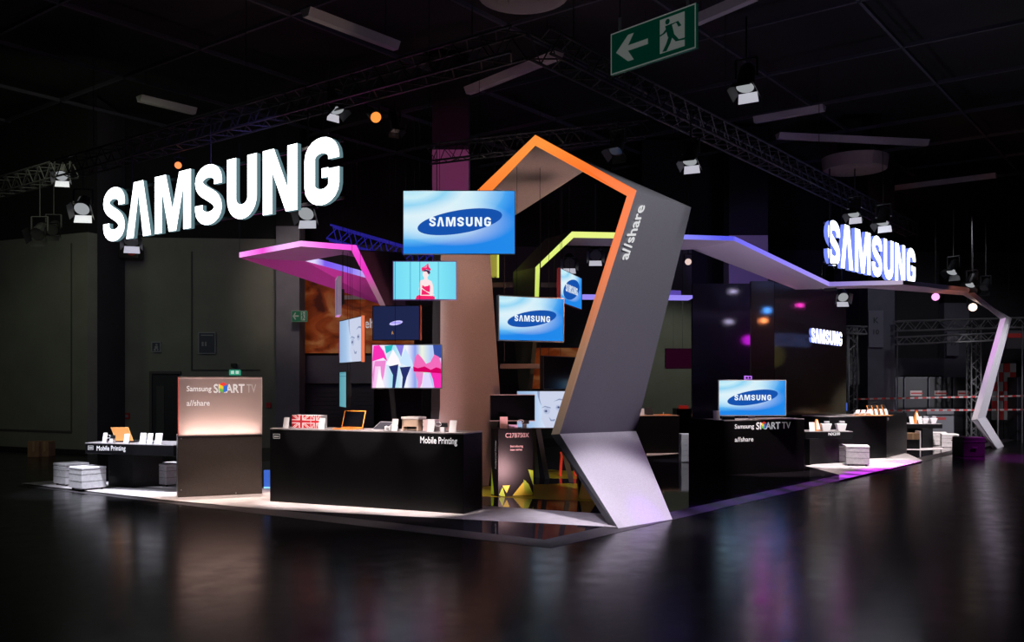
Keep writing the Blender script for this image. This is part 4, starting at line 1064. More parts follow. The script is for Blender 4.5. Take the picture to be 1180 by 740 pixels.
laptop('open orange-rimmed laptop with black screen on near counter', cn(383, .10), angN, .39, .24)
MB_ = MB()
# tablet on a stand
p = cn(428, .22); root = thing('tablet', 'tilted dark tablet with silver rim on near counter', 'tablet', p)
d = frN.x; n = -frN.n
MB().box(p, d*.26, n*.012, Z*.12+n*.17+d*.05, SILVER).build('case', root, bevel=.004)
o_ = (Z*.12+n*.17+d*.05)
MB().box(p+d*.015+o_*.07-n*.004+Z*.004, d*.23, n*.002, o_*.86, mat('tablet_glass', (.04, .04, .05), .1)).build('screen', root)
MB().box(p+d*.1+n*.15, d*.06, n*.01, Z*.10, SILVER).build('stand', root)
p = cn(443, .08); root = thing('compact_camera', 'small white camera standing in front of the tablet', 'camera', p)
MB().box(p, d*.11, n*.03, Z*.065, PAPER).build('body', root, bevel=.006); MB().tube(p+d*.055+Z*.033, p+d*.055+Z*.033-n*.02, .024, SILVER, n=16).build('lens', root)
MB().box(p+d*.02+Z*.065, d*.02, n*.02, Z*.008, SILVER).build('shutter_button', root)
# printer
p = cn(463, .22); root = thing('printer', 'small cream compact printer with dark front slot on near counter', 'printer', p)
PRT = mat('printer_cream', (.62, .45, .33), .4); 
MB().box(p, d*.03, n*.22, Z*.20, PRT).box(p+d*.25, d*.03, n*.22, Z*.20, PRT).box(p+Z*.06, d*.28, n*.22, Z*.11, PRT).box(p+n*.1, d*.28, n*.12, Z*.1, BLACKM).build('body', root, bevel=.004)
MB().box(p-d*.01-n*.01+Z*.17, d*.30, n*.24, Z*.035, mat('printer_lid', (.75, .68, .66), .3)).build('lid', root, bevel=.006)
MB().box(p+d*.035+n*.005+Z*.015, d*.21, n*.06, Z*.006, PRT).build('paper_tray', root)
p = cn(487, .30); root = thing('brochure_stack', 'pale pink stack of brochures beside the printer', 'brochures', p)
mb = MB()
for i in range(7): mb.box(p+d*(.004*(i % 3))+Z*(.024*i), d*.17, n*.2, Z*.021, mat('brochure_pink', (.8, .6, .6), .6))
mb.build('pages', root)
# wrist phone / bracelet gadget
def ring_gadget(label, p, d, n):
    root = thing('camera_tether', label, 'gadget', p)
    MB().box(p, d*.07, n*.05, Z*.07, PAPER).build('stand', root, bevel=.006)
    MB().box(p-d*.01+Z*.07, d*.12, n*.03, Z*.06, BLACKM).build('body', root, bevel=.006)
    mb = MB(); c = p-d*.03+Z*.11; N_ = 14
    q = [c+d*.05*math.cos(a)+Z*.03*math.sin(a) for a in [i*2*math.pi/N_ for i in range(N_)]]
    for i in range(N_): mb.tube(q[i], q[(i+1) % N_], .005, PAPER, n=5)
    mb.build('cable_loop', root)
ring_gadget('small black camera on a white stand with coiled cable, near counter', cn(507, .12), d, n)

# left low table (Mobile Printing) built from slab and pedestal
def low_table(label, slabL, slabR, depth, ztop, pedL, pedR, pdepth, txt=None, tu=.2, th=.2):
    root = thing('display_table', label, 'table', Vector((pedL.x, pedL.y, PT)))
    P = counter_pts(slabL, slabR, depth); b = [Vector((p.x, p.y, ztop-th)) for p in P[:4]]
    MB().hexa(b, [p+Z*(th-.012) for p in b], BLACK).build('tabletop', root, bevel=.004)
    b2 = [p+Z*(th-.012) for p in b]; MB().hexa(b2, [p+Z*.012 for p in b2], TOPW).build('worktop_surface', root)
    Q = counter_pts(pedL, pedR, pdepth); b = [Vector((p.x, p.y, PT)) for p in Q[:4]]
    MB().hexa(b, [p+Z*(ztop-th-PT) for p in b], BLACK).build('pedestal', root, bevel=.004)
    fr = Frame(Vector((slabL.x, slabL.y, ztop-th)), slabR-slabL)
    if txt: text(txt, fr, tu, th*.28, th*.62, TXT, root, bold=.005, sx=.86); badge(fr, .07, th*.35, .12, .07, root)
    return root, fr
ZT = .84
sl = at(98, 513, 16.0); sr = at(200, 512.5, 15.4)
tl, frT = low_table('low black Mobile Printing table with orange laptop at left', sl, sr, .9, ZT, gr(153, 562, PT), gr(187, 560, PT), .55, 'Mobile Printing', .25, .19)
# left face of the pedestal
lab(MB().hexa([gr(125, 560, PT), gr(153, 562, PT), gr(153, 562, PT)+V*.3, gr(125, 560, PT)+V*.3], [p+Z*(ZT-.2-PT) for p in (gr(125, 560, PT), gr(153, 562, PT), gr(153, 562, PT)+V*.3, gr(125, 560, PT)+V*.3)], BLACK).build('pedestal', tl), 'left wing of the pedestal')
angT = math.atan2(frT.x.y, frT.x.x)
ct = lambda px, back=.15: ctop(px, back, frT, sl, sr, ZT)
LSC = mat('orange_lid', (.95, .42, .12), .5)  # plain orange lid, a little lighter than the other orange plastic
p = ct(133, .30); root = thing('laptop', 'open laptop with orange back on the left low table', 'laptop', p)
dT = frT.x; nT = -frT.n
MB().box(p, dT*.40, nT*.26, Z*.02, BLACKM).build('keyboard_base', root, bevel=.004)
MB().box(p-nT*.01+Z*.02+dT*.01, dT*.38, nT*.012, Z*.24-dT*.08-nT*.03, LSC).build('lid', root, bevel=.004)
gT = 'white cards and phones on the left low table'
for px, bk, w_, h_, l in ((120, .12, .08, .17, 'slanted white card at left end of low table'), (145, .10, .10, .16, 'white card in front of the orange laptop lid'), (164, .14, .12, .18, 'white card just right of the orange laptop lid'),
                          (172, .12, .10, .18, 'middle white card right of the laptop on the low table'), (182, .14, .13, .18, 'rightmost white card on the left low table')):
    easel_card(l, ct(px, bk), angT+.1, w_, h_, gT)
ring_gadget('small dark camera on white stand left of the orange laptop', ct(126, .12), dT, nT)

# right side counters
rFL, rFR = gr(834, 547.6, PT), gr(927, 543, PT)
rc, frR, WR, nR = counter('display_counter', 'black SMART TV counter under the blue logo television at right', rFL, rFR, .75, 1.13, topm=TOPW)
mb = MB(); c0 = gr(813, 545, PT)
b = [c0, rFL, rFL+nR*.75, c0+nR*.6]
lab(MB().hexa(b, [p+Z*(1.13-PT) for p in b], BLACK).build('body', rc, bevel=.004), 'angled left end of the counter body')
text('Samsung', frR, .13*WR, .925, .125, TXT, rc, bold=.012, wfit=.233*WR); text('SMART', frR, .39*WR, .90, .20, TXT, rc, bold=.02, wfit=.30*WR); text('TV', frR, .71*WR, .90, .20, TXTG, rc, wfit=.11*WR)
text('a//share', frR, .13*WR, .66, .13, TXT, rc, 'allshare_lettering', bold=.015, wfit=.225*WR); cube_logo(frR, .485*WR, .975, .12, rc, .008)
crr = lambda px, back=.2: ctop(px, back, frR, rFL, rFR, 1.13)
tvY = rFL.y+.35
root, fT, WT, HT = tv('television with blue SAMSUNG logo standing on the right SMART TV counter', (828.5, 439, 478.5), (905, 438.5, 478.5), pic_logo, tvY, tvY, mat('bezel_light', (.4, .4, .42), .3, .4), hang=None, name='television', bez=.016)
MB().box(fT.p(WT*.2, -.08, -.0), fT.x*WT*.6, -fT.n*.14, Z*.012, SILVER).box(fT.p(WT*.45, -.07, -.03), fT.x*WT*.1, -fT.n*.03, Z*.12, SILVER).build('stand', root)
gR = 'white cards on the right counter'
easel_card('white card beside the left edge of the logo television', crr(826, .12), 0, .13, .19)
p = crr(832, .10); root = thing('tablet', 'small black tablet lying before the logo television', 'tablet', p)
MB().box(p, Vector((.26, 0, 0)), Vector((0, .05, 0)), Z*.07, BLACKM).build('case', root, bevel=.004); MB().box(p+Vector((.01, -.003, .01)), Vector((.24, 0, 0)), Vector((0, .002, 0)), Z*.05, GLASSB).build('screen', root)
p = crr(864, .3)+Z*.0; q = Vector((p.x-.18, fT.o.y-.0+.01, fT.o.z+HT+.02))
root = thing('purple_gadget', 'small purple-lit sensor box on top of the logo television', 'gadget', q)
MB().box(q, Vector((.16, 0, 0)), Vector((0, .05, 0)), Z*.08, mat('purple_lit', (.15, .05, .3), .5, emit=(.3, .08, .7), es=.5)).build('body', root, bevel=.006)
MB().tube(q+Vector((.05, 0, .04)), q+Vector((.05, -.01, .04)), .022, GLASSB, n=12).tube(q+Vector((.11, 0, .04)), q+Vector((.11, -.01, .04)), .022, GLASSB, n=12).build('lens', root)

a, b = at(928, 500, 20.9), at(983, 498, 20.9)
t2, fr2 = low_table('low black NX camera table beside the white stools at right', a, b, .8, .77, gr(933, 535.5, PT), gr(967, 533.5, PT), .6, None, th=.16)
text('NX200', fr2, .52, .05, .09, TXT, t2, bold=.01)
c2 = lambda px, back=.15: ctop(px, back, fr2, a, b, .77)
a2, b2 = a, b
g2 = 'white camera boxes and cards on low NX table'
for px, l in ((936, 'white card at left end of the NX table'), (952.5, 'white box stand in middle of the NX table'), (970, 'white box stand at right end of the NX table')):
    p = ctop(px, .15, fr2, a2, b2, .77)
    if px == 936: easel_card(l, p, 0, .12, .2)
    else:
        root = thing('camera_stand', l, 'stand', p)
        MB().hexa([p+Vector(q) for q in ((-.08, 0, 0), (.08, 0, 0), (.08, .12, 0), (-.08, .12, 0))], [p+Vector(q) for q in ((-.12, -.02, .17), (.12, -.02, .17), (.12, .14, .17), (-.12, .14, .17))], PAPER).build('base', root, bevel=.01)
        MB().box(p+Vector((-.05, -.01, .17)), Vector((.12, 0, 0)), Vector((0, .06, 0)), Z*.06, SILVER).build('camera_body', root, bevel=.01)
def wedge(label, p, w_=.14, h_=.26, m=ORANGE):
    root = thing('orange_wedge_display', label, 'display', p)
    MB().hexa([p+Vector(q) for q in ((-w_/2, 0, 0), (w_/2, 0, 0), (w_/2, .12, 0), (-w_/2, .12, 0))], [p+Vector(q) for q in ((-.025, .04, h_), (.02, .04, h_), (.02, .07, h_), (-.025, .07, h_))], m).build('body', root, bevel=.004)
    MB().hexa([p+Vector(q) for q in ((-.02, -.004, .03), (w_*.42, -.004, .03), (w_*.42, .0, .03), (-.02, 0, .03))], [p+Vector(q) for q in ((-.01, .032, h_*.9), (.014, .032, h_*.9), (.014, .04, h_*.9), (-.01, .04, h_*.9))], PAPER).build('screen', root)
wedge('orange wedge stand at left end of the NX table', ctop(942, .2, fr2, a2, b2, .77), .18, .27)
bg_L, bg_C, bg_R = gr(955, 531, PT), gr(1021.6, 527.8, PT), gr(1045, 522, PT)
bc, frG, WG, nG = counter('display_counter', 'tall black counter with a row of orange and white phones', bg_L, bg_C, .9, 1.08, topm=TOPW)
dv = (bg_R-bg_C)
b = [bg_C, bg_R, bg_R+Vector((-.4, .6, 0)), bg_C+nG*.9]
lab(MB().hexa(b, [p+Z*(1.08-PT) for p in b], BLACK).build('body', bc, bevel=.004), 'right flank of the counter body')
badge(Frame(bg_C, dv), .06, .92, .12, .07, bc)
cg = lambda px, back=.2: ctop(px, back, frG, bg_L, bg_C, 1.08)
MB().box(cg(984, .05)+Z*.002, Vector((.95, 0, 0)), Vector((0, .35, 0)), Z*.008, mat('orange_mat', (.9, .35, .12), .5)).build('orange_tray', bc)
for i, px in enumerate((984, 990.5, 997)):
    p = cg(px, .12); root = thing('phone_stand', 'white phone on a slanted stand, number %s from the left end of row' % ('one', 'two', 'three')[i], 'phone', p, 'white phones on the tall black counter')
    MB().box(p, Vector((.10, 0, 0)), Vector((0, .08, 0)), Z*.07+Vector((.03, 0, 0)), PAPER).build('stand', root, bevel=.004)
    MB().box(p+Vector((.02, -.02, .05)), Vector((.10, 0, 0)), Vector((0, .012, 0)), Z*.09+Vector((.04, .03, 0)), PAPER).build('handset', root, bevel=.004)
for i, px in enumerate((1003.5, 1009, 1015, 1020.5)):
    p = cg(px, .16); root = thing('tall_phone_display', 'dark slanted phone with orange edge and white card, %s of four from left' % ('first', 'second', 'third', 'last')[i], 'phone', p, 'slanted orange-edged phones on the tall black counter')
    MB().box(p, Vector((.09, 0, 0)), Vector((0, .02, 0)), Z*.24+Vector((-.07, .06, 0)), BLACKM).build('handset', root, bevel=.004)
    MB().box(p+Vector((-.02, 0, 0)), Vector((.018, 0, 0)), Vector((0, .02, 0)), Z*.24+Vector((-.07, .06, 0)), ORANGE).build('orange_edge', root)
    MB().box(p+Vector((-.01, -.03, 0)), Vector((.07, 0, 0)), Vector((0, .006, 0)), Z*.15+Vector((-.03, .03, 0)), PAPER).build('card', root)
p = cg(1001, .5); root = thing('wire_hoop', 'thin dark wire hoop standing behind the phones', 'hoop', p)
MB().tube(p, p+Z*.3, .008, BLACKM).tube(p+Vector((.2, 0, 0)), p+Vector((.2, 0, .3)), .008, BLACKM).tube(p+Z*.3, p+Vector((.2, 0, .3)), .008, BLACKM).build('frame', root)
# far small table
a, b = at(1045, 490, 26), at(1086, 488.5, 26)
t3, fr3 = low_table('far small low black table with cameras near the black case', a, b, .7, .71, gr(1063, 516.5, PT), gr(1075, 516, PT), .5, None, th=.13)
c3 = lambda px, back=.15: ctop(px, back, fr3, a, b, .71)
wedge('orange wedge stand on the far small table', c3(1057, .2), .22, .34)
for px, l in ((1051, 'white card left of the far orange wedge'), (1061, 'white card right of the far orange wedge')): easel_card(l, c3(px, .12), .2, .12, .2)
for px, l in ((1066.5, 'small white camera stand in the middle of far table'), (1076, 'white camera stand at the right end of far table')):
    p = c3(px, .15); root = thing('camera_stand', l, 'stand', p)
    MB().hexa([p+Vector(q) for q in ((-.06, 0, 0), (.06, 0, 0), (.06, .12, 0), (-.06, .12, 0))], [p+Vector(q) for q in ((-.11, -.02, .15), (.11, -.02, .15), (.11, .14, .15), (-.11, .14, .15))], PAPER).build('base', root, bevel=.01)
    MB().box(p+Vector((-.05, -.01, .15)), Vector((.12, 0, 0)), Vector((0, .06, 0)), Z*.06, SILVER).build('camera_body', root, bevel=.01)
p = gr(1045, 517.5, PT); root = thing('storage_shelf', 'small open black shelf unit holding a brown box beneath far table', 'shelf', p)
MB().box(p, Vector((.36, 0, 0)), Vector((0, .3, 0)), Z*.26, BLACK).build('cabinet', root); MB().box(p+Vector((.36, 0, 0)), Vector((.03, 0, 0)), Vector((0, .3, 0)), Z*.50, PAPER).build('side_post', root)
q = p+Z*.262; root = thing('cardboard_box', 'small brown carton on the open black shelf under far table', 'box', q)
MB().box(q, Vector((.35, 0, 0)), Vector((0, .26, 0)), Z*.18, CARD).build('carton', root, bevel=.006); MB().box(q+Vector((.15, -.002, 0)), Vector((.05, 0, 0)), Vector((0, .002, 0)), Z*.18, MATS['packing_tape']).build('tape', root)

# counters behind the big arch
a, b = gr(728, 523, PT), gr(783, 522, PT)
cb, frC, WC, _ = counter('display_counter', 'black counter seen just right of the big arch leg', a, b, .8, 1.02, topm=mat('warm_top', (.5, .3, .2), .4))
cc = lambda px, back=.15, A=a, B=b, f=frC: ctop(px, back, f, A, B, 1.02)
easel_card('white card on the counter just right of the arch leg', cc(740, .15), 0, .12, .18)
p = cc(745, .3); root = thing('dark_monitor', 'small dark tilted screen on counter right of the arch leg', 'monitor', p)
MB().box(p, Vector((.18, 0, 0)), Vector((0, .02, 0)), Z*.2+Vector((-.03, .05, 0)), BLACKM).build('panel', root, bevel=.004); MB().box(p+Vector((0, -.02, 0)), Vector((.16, 0, 0)), Vector((0, .1, 0)), Z*.01, BLACKM).build('foot', root)
wl = cc(760, .2); root = thing('pen_holder', 'small orange tray with white pen on counter behind the arch', 'tray', wl)
MB().box(wl, Vector((.3, 0, 0)), Vector((0, .1, 0)), Z*.02, ORANGE).build('tray', root); MB().tube(wl+Vector((.1, .05, .02)), wl+Vector((.12, .05, .07)), .01, PAPER).build('pen', root)
a, b = gr(780, 516, PT), gr(799, 516, PT)
cb2, frD, WD, _ = counter('display_counter', 'narrow black counter with a red item beside the dark reflective wall', a, b, .7, 1.13)
p = Vector((a.x+.1, a.y+.15, 1.13)); root = thing('red_box', 'small glossy red box on the narrow black counter', 'box', p)
MB().box(p, Vector((.26, 0, 0)), Vector((0, .15, 0)), Z*.09, mat('red_lit', (.7, .03, .02), .4, emit=(.6, .03, .02), es=.25)).build('body', root, bevel=.01); MB().box(p+Vector((.02, .02, .09)), Vector((.22, 0, 0)), Vector((0, .11, 0)), Z*.02, PAPER).build('lid', root)
# white pile of printed boxes and its small feet
p = gr(785, 533, PT); root = thing('white_drawer_tower', 'tall narrow white drawer tower reflected in glossy black floor', 'drawers', p)
w_ = 12*p.y/F; MB().box(p, Vector((w_, 0, 0)), Vector((0, .3, 0)), Z*.66, WHITE).build('casing', root, bevel=.008)
for i in range(5): MB().box(p+Vector((.01, -.008, .02+i*.128)), Vector((w_-.02, 0, 0)), Vector((0, .01, 0)), Z*.118, PAPER).build('drawer', root, bevel=.003)

# pedestal with monitor
pl, pr = gr(574, 572.6, PT), gr(614.5, 571.3, PT)
ped = thing('display_pedestal', 'black monitor pedestal printed C27B750X with yellow-green facets', 'pedestal', pl)
frP = Frame(pl, pr-pl); WP = (pr-pl).length; zP = 1.135
P = counter_pts(pl, pr, .5)
b = list(P[:4]); MB().hexa(b, [p+Z*(zP-PT) for p in b], BLACK).build('body', ped, bevel=.004)
side = gr(566, 571, PT); b = [side, pl, P[3], side+Vector((.02, .5, 0))]
lab(MB().hexa(b, [p+Z*(zP-PT) for p in b], BLACK).build('body', ped), 'left flank')
text('C27B750X', frP, WP*.20, .96, .105, mat('text_warm', (.6, .4, .38), .5, emit=(.6, .4, .4), es=.35), ped, sx=.85, bold=.002)
text('Introducing', frP, WP*.34, .80, .052, MATS['text_warm'], ped, sx=.9); text('new series', frP, WP*.34, .745, .052, MATS['text_warm'], ped, sx=.9)
frQ = Frame(side, pl-side)
text('Professional Monitor', Frame(pl-frQ.x*.05, Z, -frQ.x), .45, .0, .055, TXTG, ped, 'side_lettering', d=.006)
YG = mat('facet_yellow', (.65, .62, .04), .5); YG2 = mat('facet_green', (.35, .58, .02), .5)
mb = MB(); 
for pts, m in (([(.02, .03), (.12, .17), (.20, .0), (.08, .01)], YG2), ([(.12, .20), (.33, .20), (.24, .06)], YG), ([(.40, .01), (.72, .26), (.75, .12), (.98, .01)], YG), ([(.72, .28), (.78, .28), (.98, .01), (.90, .12)], YG2), ([(.85, .48), (1.0, .46), (1.0, .18)], YG2), ([(.72, .30), (.86, .22), (1, .02), (.75, .05)], YG2)):
    mb.face([frP.p(u*WP, v*.9+.0, .006) for u, v in pts], m)
mb.face([frQ.p(-.0, .02, .006), frQ.p(.10, .02, .006), frQ.p(.02, .5, .006)], YG2)
mb.build('facet_print', ped)
mY = pl.y+.25
root, fT, WT, HT = tv('black switched-off monitor standing on the C27B750X pedestal', (565.5, 456, 484), (615.5, 456, 484), pic_off, mY, mY, BLACKM, hang=None, name='monitor', bez=.012)
MB().box(fT.p(-.015, HT+.008, .016), fT.x*(WT+.03), -fT.n*.03, Z*.01, mat('rim_painted_highlight', (.5, .35, .35), .4, emit=(.6, .3, .3), es=.4)).build('painted_lit_rim', root)  # highlight on the rim put into its colour and emission
MB().box(fT.p(-.015, -.02, .016), fT.x*(WT+.03), -fT.n*.03, Z*.012, MATS['rim_painted_highlight']).build('painted_lit_rim', root)
zf = fT.o.z-zP
MB().box(fT.p(WT*.44, -zf, -.02), fT.x*WT*.12, -fT.n*.03, Z*(zf+.05), BLACKM).box(fT.p(WT*.3, -zf, .05), fT.x*WT*.4, -fT.n*.16, Z*.012, BLACKM).build('stand', root)
cP = lambda px, back=.12: ctop(px, back, frP, pl, pr, zP)
easel_card('pink-lit white card on the C27B750X pedestal', cP(580.5, .10), 0, .13, .19, m=mat('card_painted_pink_light', (.85, .6, .6), .6))  # white card with the pink light put into its base colour
ring_gadget('small device with cable loop at right of the pedestal top', cP(602, .1), Vector((1, 0, 0)), Vector((0, 1, 0)))
p = cP(586, .06); root = thing('brochure_stack', 'low lilac brochures lying between card and device on pedestal', 'brochures', p)
MB().box(p, Vector((.15, 0, 0)), Vector((0, .1, 0)), Z*.06, mat('lilac_paper', (.6, .45, .7), .5)).build('pages', root)
# second green-facet block half hidden behind the big leg
a = gr(668, 575, PT); root = thing('facet_block', 'yellow faceted block half hidden behind the arch leg', 'block', a)
MB().prism([a, a+Vector((.30, -.03, 0)), a+Vector((.08, .05, .38))], Vector((0, .25, 0)), YG).build('yellow_facet', root)
MB().prism([a+Vector((.02, .3, 0)), a+Vector((.6, .3, 0)), a+Vector((.6, .3, .6)), a+Vector((-.02, .3, .5))], Vector((0, .3, 0)), BLACK).build('black_core', root)
p = gr(646, 549, PT); root = thing('red_stool', 'small red stool glimpsed behind the leaning stand legs', 'stool', p)
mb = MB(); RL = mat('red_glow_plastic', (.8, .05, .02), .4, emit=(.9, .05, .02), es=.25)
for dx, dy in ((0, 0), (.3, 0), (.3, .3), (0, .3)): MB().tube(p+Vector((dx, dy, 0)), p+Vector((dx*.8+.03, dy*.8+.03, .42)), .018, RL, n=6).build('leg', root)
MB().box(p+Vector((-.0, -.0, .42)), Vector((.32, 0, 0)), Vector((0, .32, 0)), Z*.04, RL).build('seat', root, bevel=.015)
# small blue lit board between the two left counters
p = gr(304, 563, PT); root = thing('blue_lit_panel', 'low blue glowing panel glimpsed between the two front counters', 'panel', p)
MB().box(p, Vector((.18, 0, 0)), Vector((0, .04, 0)), Z*.32, mat('blue_lit', (.05, .12, .4), .4, emit=(.03, .15, .8), es=.55)).build('board', root, bevel=.004)
MB().box(p+Vector((0, -.01, 0)), Vector((.18, 0, 0)), Vector((0, .06, 0)), Z*.03, mat('cyan_lit', (.2, .5, .7), .4, emit=(.3, .75, 1), es=.8)).build('bright_base', root)

# ------------------------------------------------------------------ white stools
def stool_proto():
    root = thing('cube_stool', 'x', 'stool', (0, 0, 0), 'white leather cube stools on the platform')
    s, h_ = .44, .40
    bm_ = MB().box((-s/2, -s/2, .03), Vector((s, 0, 0)), Vector((0, s, 0)), Z*(h_-.08), WHITE); bm_.build('upholstered_body', root, bevel=.012)
    MB().box((-s/2-.004, -s/2-.004, h_-.05), Vector((s+.008, 0, 0)), Vector((0, s+.008, 0)), Z*.05, WHITE).build('seat_pad', root, bevel=.016)
    mb = MB()
    for z in (.155, .275):
        for a, d in (((-s/2-.002, -s/2-.002, z), (s+.004, 0, 0)), ((-s/2-.002, s/2+.0005, z), (s+.004, 0, 0))): mb.box(a, Vector(d), Vector((0, .0015, 0)), Z*.005, SEAM)
        for a, d in (((-s/2-.002, -s/2-.002, z), (0, s+.004, 0)), ((s/2+.0005, -s/2-.002, z), (0, s+.004, 0))): mb.box(a, Vector((.0015, 0, 0)), Vector(d), Z*.005, SEAM)
    mb.build('seam', root)
    for a in (-1, 1):
        for b in (-1, 1): MB().tube((a*s*.38, b*s*.38, 0), (a*s*.38, b*s*.38, .03), .022, BLACKM, n=10).build('foot', root)
    return root
proto = stool_proto()
aU = math.atan2(-U.y, -U.x)
stools = [((101, 566), aU, 'white cube stool at front left nearest the platform edge', 1.0, .33),
          ((82, 560.5), aU, 'white cube stool partly behind the front one at left', 1.0, .32),
          ((196, 561), aU, 'white cube stool mostly hidden behind the frosted glass counter', 1.0, .30),
          ((987.5, 537), math.radians(-17), 'white cube stool nearest on the right white floor patch', 1.12, .2),
          ((975, 534), math.radians(-17), 'white cube stool peeking out behind the nearest right one', 1.0, .35),
          ((1094, 517), math.radians(-20), 'white cube stool far right next to the black case', 1.0, .3),
          ((1081, 514.5), math.radians(-20), 'white cube stool behind the far right one under table', 1.0, .3)]
first = True
for (px, py), rz, l, s, bk in stools:
    p = gr(px, py, PT); d = Vector((p.x, p.y, 0)).normalized(); p = p+d*bk
    if first: o = proto; o.location = p; o.rotation_euler = (0, 0, rz); o['label'] = l; first = False
    else: copy_thing(proto, p, rz, l, s)

# ------------------------------------------------------------------ right-hand background
p = gr(1110, 527); root = thing('flight_case', 'black box case on the dark floor beside the far arch leg', 'case', p)
MB().box(p, Vector((.58, .05, 0)), Vector((-.05, .5, 0)), Z*.50, BLACKM).build('case_body', root, bevel=.02)
MB().box(p+Vector((-.01, -.01, .38)), Vector((.6, .05, 0)), Vector((-.05, .52, 0)), Z*.03, mat('case_edge', (.06, .06, .07), .4, .5)).build('lid_seam', root)
MB().box(p+Vector((.22, -.015, .22)), Vector((.14, .01, 0)), Vector((0, .02, 0)), Z*.04, MATS['case_edge']).build('handle', root)
# dark reflective wall panels
GW1 = brushed('dark_mirror_panel', (.06, .055, .09), .14); GW2 = brushed('bronze_mirror_panel', (.09, .085, .06), .14)
def panelbox(px0, px1, Y0, Y1, z0, z1, m, label, name='display_wall_panel'):
    a, b = at(px0, 440, Y0), at(px1, 440, Y1); a.z = b.z = z0
    d = b-a; n = d.normalized().cross(Z)
    root = thing(name, label, 'wall panel', a)
    MB().box(a, d, -n*.12, Z*(z1-z0), m).build('face', root)
    MB().box(a-n*.12, d, -n*.03, Z*(z1-z0), BLACKM).build('backing', root)
    return a, b, n
w1 = panelbox(798, 864.5, 22, 22, PT+.001, 4.25, GW1, 'tall dark glossy wall panel with magenta and white reflections')
w2 = panelbox(865.5, 892, 22.4, 22.4, PT+.001, 4.35, GW2, 'narrow glossy wall panel with bright blue and orange reflections')
w3 = panelbox(892.5, 975, 22.4, 23.4, PT+.001, 4.3, GW2, 'broad dark bronze wall panel carrying the small SAMSUNG sign')
# desk with small monitors before the bronze panel
a, b = gr(905, 517, PT), gr(985, 517, PT)
dk, frK, WK, _ = counter('display_counter', 'dark distant desk with small lights behind the right television', a, b, .7, 1.0)
for px, w_, h_, mm, l in ((914, .16, .18, LW_, 'tiny bright white screen on the distant desk'), (930, .5, .45, GLASSB, 'dark monitor at left of the distant desk'), (958, .45, .55, mat('dark_blue_lit', (.01, .02, .08), .4, emit=(.02, .06, .4), es=.25), 'bluish dark monitor in the middle of distant desk'), (978, .14, .22, mat('blue_phone', (.05, .1, .4), .4, emit=(.1, .2, .9), es=.6), 'small blue glowing phone at right of distant desk')):
    p = on_line(px, a, b)+Vector((0, .3, 0)); p.z = 1.0
    root = thing('desk_monitor', l, 'monitor', p)
    MB().box(p+Vector((-w_/2, 0, .08)), Vector((w_, 0, 0)), Vector((0, .03, 0)), Z*h_, mm if mm is not LW_ else mat('small_white_screen', (.5, .4, .6), .4, emit=(.7, .6, .9), es=.8)).build('screen', root)
    MB().box(p+Vector((-w_*.15, 0, 0)), Vector((w_*.3, 0, 0)), Vector((0, .05, 0)), Z*.08, BLACKM).build('foot', root)
# hall column notice board
a = at(1001, 400, 28.9); root = thing('column_notice', 'pale notice board numbered on the grey hall column', 'sign', a)
NB = mat('notice_grey', (.24, .24, .28), .6)
MB().box(a, Vector((17*29/F, 0, 0)), Vector((0, .06, 0)), Z*(42*29/F), NB).build('board', root)
ff = Frame(a, (1, 0, 0)); text('K', ff, .13, .75, .26, SEAM, root, d=.01, bold=.01); text('10', ff, .10, .40, .22, SEAM, root, d=.01, bold=.01)
a = at(1091, 410, 31.3); root = thing('column_notice', 'pale notice board on the farther hall column', 'sign', a)
MB().box(a, Vector((14*31/F, 0, 0)), Vector((0, .06, 0)), Z*(28*31/F), NB).build('board', root); text('17', Frame(a, (1, 0, 0)), .1, .35, .26, SEAM, root, d=.01)
# row of tall black cases with red-white labels
for i, (x0, x1) in enumerate(((1032, 1041), (1042, 1069), (1070, 1097), (1098, 1121), (1172, 1200))):
    a, b = at(x0, 440, 29.8), at(x1, 440, 29.8); a.z = b.z = 0; w_ = b.x-a.x
    root = thing('exhibitor_cabinet', ['narrow black cabinet beside the grey column', 'black labelled cabinet left of two beside the grey column', 'black labelled cabinet in the middle behind barrier tape', 'black labelled cabinet left of the far arch leg', 'plain black cabinet at the right photo edge'][i], 'cabinet', a, 'tall black cabinets behind the barrier tape')
    MB().box(a, Vector((w_, 0, 0)), Vector((0, .6, 0)), Z*2.05, mat('cabinet_black', (.014, .014, .018), .5)).build('casing', root, bevel=.02)
    MB().box(a+Vector((0, -.01, 0)), Vector((.03, 0, 0)), Vector((0, .02, 0)), Z*2.05, mat('cabinet_trim', (.05, .05, .08), .4)).box(a+Vector((0, -.01, 2.02)), Vector((w_, 0, 0)), Vector((0, .02, 0)), Z*.03, MATS['cabinet_trim']).build('edge_trim', root)
    if 0 < i < 4:
        LBR, LBW = mat('label_red', (.4, .04, .04), .6, emit=(.4, .03, .03), es=.12), mat('label_pale', (.5, .42, .42), .6, emit=(.5, .4, .4), es=.12)
        MB().box(a+Vector((w_*.25, -.008, 1.45)), Vector((w_*.5, 0, 0)), Vector((0, .006, 0)), Z*.16, LBW).box(a+Vector((w_*.28, -.012, 1.50)), Vector((w_*.5, 0, 0)), Vector((0, .006, 0)), Z*.05, LBR).build('label_plate', root)
a = at(1068, 506, 29.0); a.z = 0
root = thing('white_notice_panel', 'pale grey low panel standing behind the far table', 'panel', a)
MB().box(a, Vector((.85, 0, 0)), Vector((0, .05, 0)), Z*1.05, mat('panel_dim_white', (.2, .2, .22), .6)).build('board', root); MB().box(a+Vector((.25, -.01, .7)), Vector((.35, 0, 0)), Vector((0, .01, 0)), Z*.08, LBR).build('red_stripe', root)
